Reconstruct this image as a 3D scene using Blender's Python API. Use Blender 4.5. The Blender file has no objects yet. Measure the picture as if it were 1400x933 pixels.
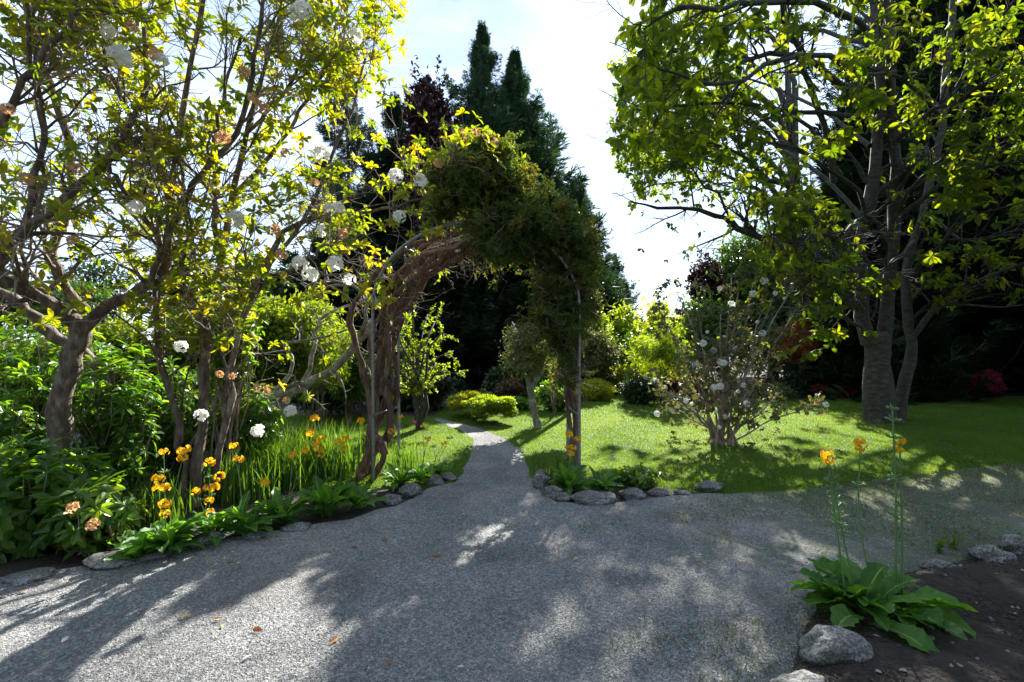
import bpy, math
import numpy as np
from mathutils import Vector, noise
R = math.radians
sc = bpy.context.scene
H = 1.5; F = 661.1
def P(px, py, d):
    "the real point seen at photo pixel px,py when it stands d metres ahead"
    return np.array([(px-700)/F*d, d, H-(py-466.5)/F*d])
def G(px, py, z=0.0):
    d = (H-z)*F/(py-466.5)
    return np.array([(px-700)/F*d, d, z])
# ------------------------------------------------------------ camera, sky, sun
cam = bpy.data.cameras.new('camera'); camo = bpy.data.objects.new('camera', cam)
sc.collection.objects.link(camo); sc.camera = camo
camo.location = (0, 0, H); camo.rotation_euler = (R(90), 0, 0)
cam.sensor_width = 36; cam.lens = 17.0; cam.clip_start = .05; cam.clip_end = 900
SUN = Vector((0.31, 1.0, 0.66)).normalized()
elev = math.asin(SUN.z); azim = math.atan2(SUN.x, SUN.y)
w = bpy.data.worlds.new('World'); sc.world = w; w.use_nodes = True
nt = w.node_tree; nt.nodes.clear(); N = nt.nodes.new; LK = nt.links.new
sky = N('ShaderNodeTexSky'); sky.sky_type = 'NISHITA'; sky.sun_disc = False
sky.sun_elevation = elev; sky.sun_rotation = azim; sky.air_density = 1.0; sky.dust_density = .15; sky.ozone_density = 1.4
tc = N('ShaderNodeTexCoord'); mp = N('ShaderNodeMapping'); mp.inputs['Scale'].default_value = (1, 1, 2.6)
LK(tc.outputs['Generated'], mp.inputs['Vector'])
nz = N('ShaderNodeTexNoise'); nz.inputs['Scale'].default_value = 2.6; nz.inputs['Detail'].default_value = 8; nz.inputs['Roughness'].default_value = .62
nz.inputs['Distortion'].default_value = .5
LK(mp.outputs[0], nz.inputs['Vector'])
cr = N('ShaderNodeValToRGB'); cr.color_ramp.elements[0].position = .34; cr.color_ramp.elements[1].position = .66
cr.color_ramp.elements[0].color = (.32,.32,.32,1); cr.color_ramp.elements[1].color = (.8,.8,.8,1)
LK(nz.outputs['Fac'], cr.inputs[0])
mx = N('ShaderNodeMixRGB'); LK(cr.outputs[0], mx.inputs[0]); LK(sky.outputs[0], mx.inputs[1]); mx.inputs[2].default_value = (9.8, 11.9, 15.5, 1)
bg = N('ShaderNodeBackground'); bg.inputs[1].default_value = .045; LK(mx.outputs[0], bg.inputs[0])
wo = N('ShaderNodeOutputWorld'); LK(bg.outputs[0], wo.inputs[0])
sl = bpy.data.lights.new('sun', 'SUN'); sl.energy = 5.0; sl.angle = R(.53); sl.color = (1, .955, .88)
so = bpy.data.objects.new('sun', sl); sc.collection.objects.link(so)
so.rotation_euler = SUN.to_track_quat('Z', 'Y').to_euler(); so.location = (8, 20, 30)
sc.view_settings.view_transform = 'Standard'; sc.view_settings.look = 'None'
sc.view_settings.exposure = 1.82; sc.view_settings.gamma = 1
sc.render.engine = 'CYCLES'
sc.cycles.max_bounces = 5; sc.cycles.diffuse_bounces = 3; sc.cycles.transmission_bounces = 3; sc.cycles.glossy_bounces = 2

# ------------------------------------------------------------ materials
def nmat(name):
    m = bpy.data.materials.new(name); m.use_nodes = True; t = m.node_tree; t.nodes.clear()
    o = t.nodes.new('ShaderNodeOutputMaterial'); return m, t, o
def ramp(t, src, cols, pos=None):
    r = t.nodes.new('ShaderNodeValToRGB'); e = r.color_ramp.elements
    n = len(cols); pos = pos or [i/(n-1) for i in range(n)]
    while len(e) < n: e.new(.5)
    for i in range(n): e[i].position = pos[i]
    for i in range(n): e[i].color = (*cols[i], 1)
    t.links.new(src, r.inputs[0]); return r.outputs[0]
def leafm(name, cols, trans=.4, tcol=None, rough=.45, spec=.4, pos=None):
    m, t, o = nmat(name)
    a = t.nodes.new('ShaderNodeAttribute'); a.attribute_name = 'tint'
    c = ramp(t, a.outputs['Fac'], cols, pos)
    p = t.nodes.new('ShaderNodeBsdfPrincipled'); p.inputs['Roughness'].default_value = rough
    p.inputs['Specular IOR Level'].default_value = spec
    t.links.new(c, p.inputs['Base Color'])
    if trans:
        tr = t.nodes.new('ShaderNodeBsdfTranslucent')
        k = t.nodes.new('ShaderNodeMixRGB'); k.blend_type = 'MULTIPLY'; k.inputs[0].default_value = 1
        t.links.new(c, k.inputs[1]); k.inputs[2].default_value = (*(tcol or (2.6, 2.2, .7)), 1)
        t.links.new(k.outputs[0], tr.inputs['Color'])
        mi = t.nodes.new('ShaderNodeMixShader'); mi.inputs[0].default_value = trans
        t.links.new(p.outputs[0], mi.inputs[1]); t.links.new(tr.outputs[0], mi.inputs[2]); t.links.new(mi.outputs[0], o.inputs[0])
    else: t.links.new(p.outputs[0], o.inputs[0])
    return m
def solidm(name, cols, scale=8, detail=6, rough=.85, bump=.3, bscale=None, stretch=(1,1,1), dist=.02, metal=0, extra=None, pos=None):
    m, t, o = nmat(name)
    tc = t.nodes.new('ShaderNodeTexCoord'); mp = t.nodes.new('ShaderNodeMapping'); mp.inputs['Scale'].default_value = stretch
    t.links.new(tc.outputs['Object'], mp.inputs[0])
    n = t.nodes.new('ShaderNodeTexNoise'); n.inputs['Scale'].default_value = scale; n.inputs['Detail'].default_value = detail; n.inputs['Roughness'].default_value = .65
    t.links.new(mp.outputs[0], n.inputs['Vector'])
    c = ramp(t, n.outputs['Fac'], cols, pos or [.3+.4*i/(len(cols)-1) for i in range(len(cols))])
    if extra: c = extra(t, tc, c)
    p = t.nodes.new('ShaderNodeBsdfPrincipled'); p.inputs['Roughness'].default_value = rough; p.inputs['Metallic'].default_value = metal
    t.links.new(c, p.inputs['Base Color'])
    if bump:
        n2 = t.nodes.new('ShaderNodeTexNoise'); n2.inputs['Scale'].default_value = bscale or scale*3; n2.inputs['Detail'].default_value = 5
        t.links.new(mp.outputs[0], n2.inputs['Vector'])
        b = t.nodes.new('ShaderNodeBump'); b.inputs['Strength'].default_value = bump; b.inputs['Distance'].default_value = dist
        t.links.new(n2.outputs['Fac'], b.inputs['Height']); t.links.new(b.outputs[0], p.inputs['Normal'])
    t.links.new(p.outputs[0], o.inputs[0]); return m
M = {}
YG = (2.9, 2.5, .35)
M['rhodo'] = leafm('rhododendron_leaf', [(.06,.11,.012),(.11,.17,.018),(.17,.21,.02),(.25,.22,.03)], .55, (3.0,2.5,.3))
M['shrubleaf'] = leafm('glossy_shrub_leaf', [(.03,.085,.015),(.05,.13,.02),(.09,.19,.03),(.17,.24,.04)], .48, (3.0,2.6,.4), rough=.33, spec=.5)
M['backshrub'] = leafm('back_shrub_leaf', [(.05,.1,.015),(.09,.15,.02),(.16,.22,.03)], .5, (3.2,2.7,.4))
M['treeleaf'] = leafm('big_tree_leaf', [(.03,.065,.012),(.055,.1,.015),(.13,.17,.02)], .62, (4.2,3.3,.4), rough=.5, spec=.3)
M['conifer'] = leafm('conifer_foliage', [(.018,.04,.022),(.032,.065,.034),(.05,.09,.045)], .22, (1.5,1.6,.8), rough=.7, spec=.2)
M['bluecon'] = leafm('blue_conifer_foliage', [(.03,.05,.04),(.05,.075,.06),(.07,.1,.075)], .15, (1.4,1.5,1), rough=.7, spec=.2)
M['darkcon'] = leafm('dark_conifer_foliage', [(.008,.02,.008),(.014,.032,.012),(.022,.045,.016)], .1, (1.5,1.6,.8), rough=.7, spec=.2)
M['purple'] = leafm('purple_leaf', [(.018,.009,.011),(.035,.014,.016),(.06,.025,.025)], .25, (2.0,1,.9))
M['yellow'] = leafm('yellow_green_leaf', [(.18,.23,.02),(.3,.34,.03),(.44,.42,.04)], .5, (1.9,1.8,.5))
M['lime'] = leafm('lime_leaf', [(.1,.16,.02),(.17,.24,.025),(.28,.33,.035)], .52, (2.3,2.2,.5))
M['olive'] = leafm('olive_leaf', [(.07,.09,.035),(.11,.13,.05),(.16,.17,.06)], .3, (1.7,1.6,.7))
M['midgreen'] = leafm('mid_green_leaf', [(.03,.07,.012),(.05,.11,.018),(.09,.17,.025)], .35, (2.2,2.1,.5))
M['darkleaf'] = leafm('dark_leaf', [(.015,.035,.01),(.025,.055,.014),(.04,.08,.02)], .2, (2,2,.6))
M['bronze'] = leafm('bronze_leaf', [(.06,.035,.02),(.1,.06,.03),(.14,.1,.04)], .3, (1.8,1.3,.6))
M['orangeleaf'] = leafm('orange_leaf', [(.25,.09,.03),(.35,.14,.04),(.2,.16,.04)], .35, (1.7,1.2,.5))
M['pinkazalea'] = leafm('pink_azalea', [(.25,.015,.05),(.4,.03,.09),(.08,.06,.03)], .3, (1.5,.8,.9))
M['redazalea'] = leafm('red_azalea', [(.12,.02,.02),(.2,.03,.03),(.06,.05,.02)], .3, (1.5,.9,.8))
M['viburnum'] = leafm('snowball_leaf', [(.05,.09,.03),(.09,.11,.05),(.15,.12,.08)], .4, (2,1.7,.8))
M['archfol'] = leafm('climber_foliage', [(.04,.075,.022),(.065,.11,.03),(.095,.125,.035),(.13,.1,.04)], .45, (2.2,2.0,.7), rough=.6, spec=.2)
M['primula'] = leafm('primula_leaf', [(.045,.13,.025),(.075,.19,.035),(.11,.25,.045),(.24,.34,.1)], .45, (2.5,2.3,.5), rough=.5, spec=.35, pos=[0,.35,.8,1])
M['stalk'] = leafm('flower_stalk', [(.12,.23,.07),(.17,.3,.1),(.26,.38,.16)], .2, (1.5,1.6,.9))
M['orange'] = leafm('orange_petal', [(.88,.42,.012),(.9,.52,.015),(.92,.62,.03)], .55, (1.1,1.15,.8), rough=.6)
M['white'] = leafm('white_petal', [(.8,.78,.7),(.86,.85,.82),(.88,.88,.87)], .6, (1.1,1.1,1.08), rough=.6)
M['tan'] = leafm('faded_petal', [(.55,.28,.12),(.68,.42,.2),(.78,.58,.36)], .4, (1.2,1,.8), rough=.7)
M['pinkfl'] = leafm('pink_petal', [(.7,.1,.2),(.8,.2,.3)], .35, (1.1,1,1))
M['iris'] = leafm('strap_leaf', [(.05,.12,.02),(.075,.16,.025),(.11,.2,.03)], .4, (2.1,1.9,.5), rough=.45)
M['grass'] = leafm('grass_blade', [(.06,.125,.014),(.095,.175,.02),(.15,.23,.04)], .45, (2.4,2.1,.45), rough=.55, spec=.25)
M['drygrass'] = leafm('dry_grass', [(.05,.11,.018),(.1,.15,.035),(.26,.21,.1)], .35, (1.5,1.4,.7), rough=.7)
M['litter'] = leafm('fallen_leaf', [(.3,.12,.04),(.45,.2,.08),(.5,.35,.18)], .2, (1.2,1,.7), rough=.7)
M['bark'] = solidm('brown_bark', [(.045,.033,.025),(.14,.105,.08),(.36,.3,.25)], 16, rough=.9, bump=.8, stretch=(1,1,.35), dist=.02)
M['palebark'] = solidm('pale_lichen_bark', [(.09,.075,.06),(.22,.2,.17),(.42,.4,.36)], 12, rough=.9, bump=.7, dist=.015)
M['twig'] = solidm('twig_bark', [(.17,.12,.09),(.32,.25,.2),(.45,.38,.32)], 6, rough=.85, bump=0)
M['vine'] = solidm('shredding_vine_bark', [(.06,.035,.025),(.17,.105,.075),(.34,.24,.18)], 30, rough=.95, bump=1.0, stretch=(1,1,.12), dist=.02)
M['barevine'] = solidm('bare_wood', [(.25,.15,.09),(.42,.29,.19)], 14, rough=.7, bump=.4)
M['greybark'] = solidm('grey_smooth_bark', [(.028,.025,.019),(.055,.05,.04),(.11,.1,.085)], 9, rough=.9, bump=.6, stretch=(1,1,2.2), dist=.012)
M['metal'] = solidm('galvanised_pipe', [(.18,.2,.21),(.3,.32,.33),(.14,.11,.08)], 18, rough=.5, bump=.15, metal=.6)
def rockx(t, tc, c):
    v = t.nodes.new('ShaderNodeTexNoise'); v.inputs['Scale'].default_value = 90; v.inputs['Detail'].default_value = 3
    t.links.new(tc.outputs['Object'], v.inputs['Vector'])
    s = ramp(t, v.outputs['Fac'], [(.45,.45,.45),(1.35,1.35,1.35)], [.4,.62])
    k = t.nodes.new('ShaderNodeMixRGB'); k.blend_type = 'MULTIPLY'; k.inputs[0].default_value = 1
    t.links.new(c, k.inputs[1]); t.links.new(s, k.inputs[2]); return k.outputs[0]
M['rock'] = solidm('granite_rock', [(.07,.08,.055),(.17,.17,.165),(.3,.3,.29)], 6, rough=.9, bump=.8, bscale=25, dist=.02, extra=rockx)
M['pebble'] = leafm('gravel_stone', [(.08,.083,.083),(.175,.18,.18),(.26,.26,.255),(.52,.5,.46)], 0, rough=.8, spec=.3, pos=[0,.45,.85,1])
M['soilstone'] = leafm('bed_stone', [(.03,.022,.018),(.06,.045,.036),(.1,.08,.065),(.4,.38,.34)], 0, rough=.9, spec=.2, pos=[0,.5,.94,1])

# ------------------------------------------------------------ mesh building
class Geo:
    def __init__(s): s.v=[]; s.f=[]; s.t=[]; s.n=0
    def add(s, V, Fc, T=None):
        V = np.asarray(V, float).reshape(-1,3); Fc = np.asarray(Fc, int)
        s.v.append(V); s.f.append(Fc+s.n); s.n += len(V)
        s.t.append(np.full(len(Fc), .5) if T is None else np.asarray(T, float)); return s
WL = {}
COL = sc.collection
def link(o, parent):
    COL.objects.link(o)
    if parent is not None: o.parent = parent
def build(name, g, mat, parent=None, smooth=False, base=None, at=None, **props):
    V = np.concatenate(g.v)
    if at is not None: off = np.zeros(3); loc = np.array(at)-WL[parent.name]
    elif parent is not None: off = WL[parent.name]; loc = (0,0,0)
    else:
        off = np.array(base if base is not None else (0,0,0), float); loc = off
    V = V-off
    me = bpy.data.meshes.new(name)
    me.vertices.add(len(V)); me.vertices.foreach_set('co', V.astype(np.float32).ravel())
    L = np.concatenate([f.ravel() for f in g.f]).astype(np.int32)
    ks = np.concatenate([np.full(len(f), f.shape[1]) for f in g.f])
    st = np.concatenate([[0], np.cumsum(ks)[:-1]]).astype(np.int32)
    me.loops.add(len(L)); me.loops.foreach_set('vertex_index', L)
    me.polygons.add(len(ks)); me.polygons.foreach_set('loop_start', st)
    ta = me.attributes.new('tint', 'FLOAT', 'FACE'); ta.data.foreach_set('value', np.concatenate(g.t).astype(np.float32))
    me.polygons.foreach_set('use_smooth', np.full(len(ks), smooth))
    me.update(calc_edges=True); me.materials.append(M[mat] if isinstance(mat, str) else mat)
    o = bpy.data.objects.new(name, me); o.location = loc; link(o, parent); WL[o.name] = np.array(at, float) if at is not None else off
    for k, v in props.items(): o[k] = v
    return o
def thing(name, label, cat, loc, group=None):
    o = bpy.data.objects.new(name, None); o.empty_display_size = .1; o.location = [float(x) for x in loc]; COL.objects.link(o)
    WL[o.name] = np.array(loc, float); o['label'] = label; o['category'] = cat
    if group: o['group'] = group
    return o
def place_copy(src, parent, loc, rot=(0,0,0), scale=1.0):
    "a copy of a part (sharing its mesh) at world point loc under parent"
    c = src.copy(); COL.objects.link(c); c.parent = parent
    c.location = np.array(loc)-WL[parent.name]; c.rotation_euler = rot; c.scale = (scale,)*3; WL[c.name] = np.array(loc, float); return c
def nrmz(a): return a/np.maximum(np.linalg.norm(a, axis=-1, keepdims=True), 1e-9)
T4 = (np.array([(0,0,0),(.5,.5,.06),(1,0,-.05),(.5,-.5,.06)]), np.array([(0,1,2,3)]))
T6 = (np.array([(0,0,0),(.22,.28,.05),(.6,.5,.06),(.86,.3,-.03),(1,0,-.14),(.86,-.3,-.03),(.6,-.5,.06),(.22,-.28,.05),(.45,0,-.01),(.8,0,-.08)]),
      np.array([(0,8,2,1),(8,9,3,2),(0,7,6,8),(8,6,5,9)])), np.array([(9,4,3),(9,5,4)])
TS = (np.array([(0,0,0),(.35,.12,.02),(1,0,-.12),(.35,-.12,.02),(.2,.05,0),(.5,.5,-.02),(.85,.62,-.1),(.62,.3,-.02),(.2,-.05,0),(.62,-.3,-.02),(.85,-.62,-.1),(.5,-.5,-.02)]),
      np.array([(0,3,2,1),(4,7,6,5),(8,11,10,9)]))   # a frond of three points
TM = (np.array([(0,0,0),(.45,.1,0),(1,0,-.06),(.45,-.1,0),(0,0,0),(.3,.3,0),(.8,.62,-.08),(.4,.14,0),(0,0,0),(.4,-.14,0),(.8,-.62,-.08),(.3,-.3,0)]),
      np.array([(0,3,2,1),(4,7,6,5),(8,11,10,9)]))
def leaves(g, rng, pos, axis, nrm, L, W, tpl=T4, tint=None):
    n = len(pos)
    if n == 0: return
    axis = nrmz(axis); side = nrmz(np.cross(axis, nrm)); up = np.cross(side, axis)
    L = np.broadcast_to(L, (n,)).reshape(n,1,1); W = np.broadcast_to(W, (n,)).reshape(n,1,1)
    if isinstance(tpl[0], tuple): (tv, f4), f3 = tpl
    else: tv, f4 = tpl; f3 = None
    V = pos[:,None]+L*tv[None,:,0:1]*axis[:,None]+W*tv[None,:,1:2]*side[:,None]+L*tv[None,:,2:3]*up[:,None]
    k = len(tv); T = rng.random(n) if tint is None else tint
    base = (np.arange(n)*k)[:,None,None]
    Fq = (f4[None]+base).reshape(-1,4)
    g.add(V, Fq, np.repeat(T, len(f4)))
    if f3 is not None:
        g.n -= n*k; g.v.append(np.zeros((0,3))); g.f.append((f3[None]+base).reshape(-1,3)+g.n); g.t.append(np.repeat(T, len(f3))); g.n += n*k
def rdir(rng, n):
    return nrmz(rng.normal(size=(n,3)))
def crm(pts, k):
    "smooth curve through the points, k samples"
    p = np.asarray(pts, float); n = len(p)
    if n == 2: t = np.linspace(0,1,k)[:,None]; return p[0]*(1-t)+p[1]*t
    q = np.vstack([2*p[0]-p[1], p, 2*p[-1]-p[-2]]); out = []
    for u in np.linspace(0, n-1-1e-6, k):
        i = int(u); t = u-i; a,b,c,d = q[i],q[i+1],q[i+2],q[i+3]
        out.append(.5*((2*b)+(c-a)*t+(2*a-5*b+4*c-d)*t*t+(3*b-a-3*c+d)*t**3))
    return np.array(out)
def tubes(g, Pn, Rn, sides=5, rng=None, rough=0):
    Pn = np.asarray(Pn, float); Rn = np.asarray(Rn, float)
    if Pn.ndim == 2: Pn = Pn[None]; Rn = Rn[None]
    n,k,_ = Pn.shape
    T = nrmz(np.gradient(Pn, axis=1))
    # parallel transport, vectorised over the tubes
    a = T[:,0]; ref = np.where(np.abs(a[:,2:3])<.8, [[0,0,1.]], [[1.,0,0]]); U = np.zeros_like(T)
    U[:,0] = nrmz(np.cross(a, ref))
    for i in range(1,k):
        u = U[:,i-1]-np.sum(U[:,i-1]*T[:,i],-1,keepdims=True)*T[:,i]; U[:,i] = nrmz(u)
    W = np.cross(T, U)
    an = np.arange(sides)*2*np.pi/sides
    rr = Rn[:,:,None,None]
    if rough and rng is not None:
        rr = rr*(1+rough*rng.normal(size=(n,k,sides,1)))
    V = Pn[:,:,None]+rr*(np.cos(an)[None,None,:,None]*U[:,:,None]+np.sin(an)[None,None,:,None]*W[:,:,None])
    idx = np.arange(n*k*sides).reshape(n,k,sides)
    A = idx[:,:-1]; B = idx[:,1:]
    Fq = np.stack([A, np.roll(A,-1,2), np.roll(B,-1,2), B], -1).reshape(-1,4)
    g.add(V, Fq)
    if sides >= 4 and sides != 4:
        g.n -= n*k*sides; g.v.append(np.zeros((0,3))); g.f.append(idx[:,-1]+g.n); g.t.append(np.full(n,.5)); g.n += n*k*sides
def limb(g, pts, r0, r1, k=14, sides=8, rng=None, rough=.05, wob=0):
    p = crm(pts, k)
    if wob and rng is not None: p[1:-1] += rng.normal(size=(k-2,3))*wob
    r = np.linspace(r0, r1, k)
    if rng is not None: r = r*(1+.07*rng.normal(size=k))
    tubes(g, p, r, sides, rng, rough); return p, r
def rs(p, r, k):
    u = np.linspace(0, len(p)-1, k); i = np.minimum(u.astype(int), len(p)-2); t = (u-i)[:,None]
    return p[i]*(1-t)+p[i+1]*t, r[i]*(1-t[:,0])+r[i+1]*t[:,0]
def spawn(rng, Pp, Rp, m, lo, hi, tmin=.25, tmax=1., ang=(30,65), up=.15, k=5, wig=.12, r0f=.6, r1=.002, toward=None, tw=0):
    Pp = np.asarray(Pp); n,kp,_ = Pp.shape
    t = tmin+(tmax-tmin)*rng.random((n,m)); u = np.minimum(t*(kp-1), kp-1.001); i = u.astype(int); f = (u-i)[...,None]
    ar = np.arange(n)[:,None]
    pos = (Pp[ar,i]*(1-f)+Pp[ar,i+1]*f).reshape(-1,3); tan = nrmz((Pp[ar,i+1]-Pp[ar,i]).reshape(-1,3))
    rad = (Rp[ar,i]*(1-f[...,0])+Rp[ar,i+1]*f[...,0]).reshape(-1)
    q = nrmz(np.cross(tan, rdir(rng, n*m))); a = np.radians(rng.uniform(*ang, n*m))[:,None]
    d = np.cos(a)*tan+np.sin(a)*q; d[:,2] += up
    if toward is not None: d += tw*np.asarray(toward)
    d = nrmz(d); L = rng.uniform(lo, hi, n*m)*(1.15-.5*t.reshape(-1)); st = (L/(k-1))[:,None]
    out = [pos]
    for j in range(k-1):
        d = nrmz(d+rng.normal(size=d.shape)*wig+np.array([0,0,up*.25])); out.append(out[-1]+d*st)
    Pn = np.stack(out,1)
    r0 = np.maximum(rad*r0f, r1*1.2); Rn = r0[:,None]*(1-np.linspace(0,1,k))+r1*np.linspace(0,1,k)
    return Pn, Rn
def whorl(g, rng, tip, d, n, L, W, elev=(45,85), tpl=T6, droop=0., tints=None, jit=.25):
    m = len(tip)
    if m == 0: return
    d = nrmz(d); a = nrmz(np.cross(d, rdir(rng,m))); b = np.cross(d, a)
    th = (np.arange(n)[None]*2*np.pi/n+rng.normal(size=(m,n))*.3+rng.random((m,1))*6.28)
    el = np.radians(rng.uniform(*elev, (m,n)))
    rad = np.cos(th)[...,None]*a[:,None]+np.sin(th)[...,None]*b[:,None]
    ax = np.cos(el)[...,None]*d[:,None]+np.sin(el)[...,None]*rad; ax[...,2] -= droop*rng.random((m,n))
    ax += rng.normal(size=ax.shape)*jit*.3
    nn = d[:,None]*.9+rng.normal(size=ax.shape)*jit+np.array([0,0,.3])
    T = (rng.random((m,1)) if tints is None else tints.reshape(m,1))*.75+rng.random((m,n))*.25
    leaves(g, rng, np.repeat(tip, n, 0), ax.reshape(-1,3), nn.reshape(-1,3), (rng.uniform(.65,1.1,(m,n))*L).ravel(), (rng.uniform(.75,1.1,(m,n))*W).ravel(), tpl, T.ravel())
def along(g, rng, Pn, m, L, W, tmin=.2, droop=.5, tpl=T4, spread=1.):
    n,k,_ = Pn.shape; t = rng.uniform(tmin,1,(n,m)); u = np.minimum(t*(k-1),k-1.001); i = u.astype(int); f=(u-i)[...,None]; ar=np.arange(n)[:,None]
    pos = (Pn[ar,i]*(1-f)+Pn[ar,i+1]*f).reshape(-1,3); tan = nrmz((Pn[ar,i+1]-Pn[ar,i]).reshape(-1,3))
    ax = nrmz(tan*.5+rdir(rng,n*m)*spread); ax[:,2] -= droop
    nn = rdir(rng,n*m)*.6+np.array([0,0,1.])
    leaves(g, rng, pos, ax, nn, L*rng.uniform(.6,1.15,n*m), W*rng.uniform(.7,1.1,n*m), tpl)
# ------------------------------------------------------------ the ground
def sheet(name, poly, z, mat, sub=0, props=None, seed=0, jit=.03, step=.18):
    "a flat sheet with a slightly ragged edge"
    rng = np.random.default_rng(seed); p = np.array(poly, float); out = []
    for a, b in zip(p, np.roll(p, -1, 0)):
        n = max(1, min(60, int(np.linalg.norm(b-a)/step)))
        for i in range(n):
            q = a+(b-a)*i/n
            d = math.hypot(*q)
            if jit and d < 25 and i: q = q+rng.normal(size=2)*jit
            out.append((q[0], q[1], z))
    g = Geo(); g.add(out, [list(range(len(out)))])
    o = build(name, g, mat); o['kind'] = 'structure'
    me = o.data
    if me.polygons[0].normal.z < 0: me.flip_normals()
    return o, np.array(out)[:,:2]
def inside(q, poly):
    x, y = q[:,0], q[:,1]; c = np.zeros(len(q), bool); n = len(poly)
    for i in range(n):
        x1,y1 = poly[i]; x2,y2 = poly[i-1]
        k = ((y1>y) != (y2>y)) & (x < (x2-x1)*(y-y1)/(y2-y1+1e-12)+x1); c ^= k
    return c
def GP(*pp): return [tuple(G(*p)[:2]) for p in pp]
M['soil'] = solidm('garden_soil', [(.012,.009,.007),(.028,.021,.017),(.05,.038,.03)], 5, 10, .95, 1.0, 40, dist=.03)
def lawnx(t, tc, c):
    v = t.nodes.new('ShaderNodeTexNoise'); v.inputs['Scale'].default_value = .9; v.inputs['Detail'].default_value = 5
    t.links.new(tc.outputs['Object'], v.inputs['Vector'])
    s = ramp(t, v.outputs['Fac'], [(.8,.85,.7),(1.15,1.1,1.2)], [.35,.65])
    k = t.nodes.new('ShaderNodeMixRGB'); k.blend_type = 'MULTIPLY'; k.inputs[0].default_value = 1
    t.links.new(c, k.inputs[1]); t.links.new(s, k.inputs[2]); return k.outputs[0]
M['lawn'] = solidm('mown_lawn', [(.05,.1,.015),(.1,.18,.022),(.15,.23,.035)], 60, 8, .8, 1.0, 220, dist=.03, extra=lawnx)
def gravelx(t, tc, c):
    L = t.links.new
    vo = t.nodes.new('ShaderNodeTexVoronoi'); vo.inputs['Scale'].default_value = 95
    L(tc.outputs['Object'], vo.inputs['Vector'])
    sx = t.nodes.new('ShaderNodeSeparateColor'); L(vo.outputs['Color'], sx.inputs[0])
    s = ramp(t, sx.outputs[0], [(.5,.51,.54),(1,1,1),(1.7,1.68,1.6)], [.0,.6,1])
    k = t.nodes.new('ShaderNodeMixRGB'); k.blend_type = 'MULTIPLY'; k.inputs[0].default_value = 1
    L(c, k.inputs[1]); L(s, k.inputs[2])
    # moss and weeds creep in towards the lawn on the right
    xyz = t.nodes.new('ShaderNodeSeparateXYZ'); L(tc.outputs['Object'], xyz.inputs[0])
    mr = t.nodes.new('ShaderNodeMapRange'); mr.inputs[1].default_value = .2; mr.inputs[2].default_value = 3.6; L(xyz.outputs[0], mr.inputs[0])
    n = t.nodes.new('ShaderNodeTexNoise'); n.inputs['Scale'].default_value = 2.2; n.inputs['Detail'].default_value = 9; n.inputs['Roughness'].default_value = .75
    L(tc.outputs['Object'], n.inputs['Vector'])
    ma = t.nodes.new('ShaderNodeMath'); ma.operation = 'MULTIPLY_ADD'; L(mr.outputs[0], ma.inputs[0]); ma.inputs[1].default_value = .40; L(n.outputs['Fac'], ma.inputs[2])
    f = ramp(t, ma.outputs[0], [(0,0,0),(.75,.75,.75)], [.62,.82])
    k2 = t.nodes.new('ShaderNodeMixRGB'); L(f, k2.inputs[0]); L(k.outputs[0], k2.inputs[1]); k2.inputs[2].default_value = (.075,.1,.035,1)
    # reddish grit worn through in one patch
    g2 = t.nodes.new('ShaderNodeTexNoise'); g2.inputs['Scale'].default_value = .8; g2.inputs['Detail'].default_value = 4
    L(tc.outputs['Object'], g2.inputs['Vector'])
    f2 = ramp(t, g2.outputs['Fac'], [(0,0,0),(.35,.35,.35)], [.52,.7])
    k3 = t.nodes.new('ShaderNodeMixRGB'); L(f2, k3.inputs[0]); L(k2.outputs[0], k3.inputs[1]); k3.inputs[2].default_value = (.3,.25,.22,1)
    g3 = t.nodes.new('ShaderNodeTexNoise'); g3.inputs['Scale'].default_value = .7; g3.inputs['Detail'].default_value = 7; g3.inputs['Roughness'].default_value = .6; g3.inputs['Distortion'].default_value = .6
    L(tc.outputs['Object'], g3.inputs['Vector'])
    f3 = ramp(t, g3.outputs['Fac'], [(.6,.6,.58),(1,1,1),(1.25,1.24,1.2)], [.32,.5,.68])
    k4 = t.nodes.new('ShaderNodeMixRGB'); k4.blend_type = 'MULTIPLY'; k4.inputs[0].default_value = 1; L(k3.outputs[0], k4.inputs[1]); L(f3, k4.inputs[2])
    return k4.outputs[0]
M['gravel'] = solidm('fine_gravel', [(.15,.153,.155),(.22,.222,.222),(.27,.268,.262)], 1.6, 8, .9, .9, 110, dist=.02, extra=gravelx)
sheet('ground', [(-160,-40),(160,-40),(160,220),(-160,220)], 0, 'soil', jit=0)
LAWN = GP((360,668),(340,590),(360,567),(520,567),(592,571)) + [(-1.5,11.6)] + [(-.6,13.5),(3,13.6),(5,12.8),(8,12.5),(13,13),(26,14),(26,3.6)] + GP((1400,668),(1200,672),(1100,676),(1000,674),(930,668),(800,655),(745,668),(640,668),(560,668))
sheet('lawn', LAWN, .004, 'lawn', seed=1)
PATH = GP((618,670),(642,625),(648,604),(632,590),(604,580),(592,574),(600,572.5),(626,579),(655,586),(686,598),(712,618),(724,645),(735,672))
sheet('path', PATH, .008, 'gravel', seed=2, jit=.02)
COURT = [(-9,-4)]+GP((-700,860),(-200,815),(0,792),(145,772),(265,748),(400,724),(480,712),(540,694),(575,676),(612,662),(730,662),(742,676),(760,688),(815,692),(870,684),(960,676),(1060,674),(1120,668),(1220,655),(1330,640),(1500,628),(1900,620))+[(12,-4)]
sheet('gravel_forecourt', COURT, .012, 'gravel', seed=3, jit=.03)
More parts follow.
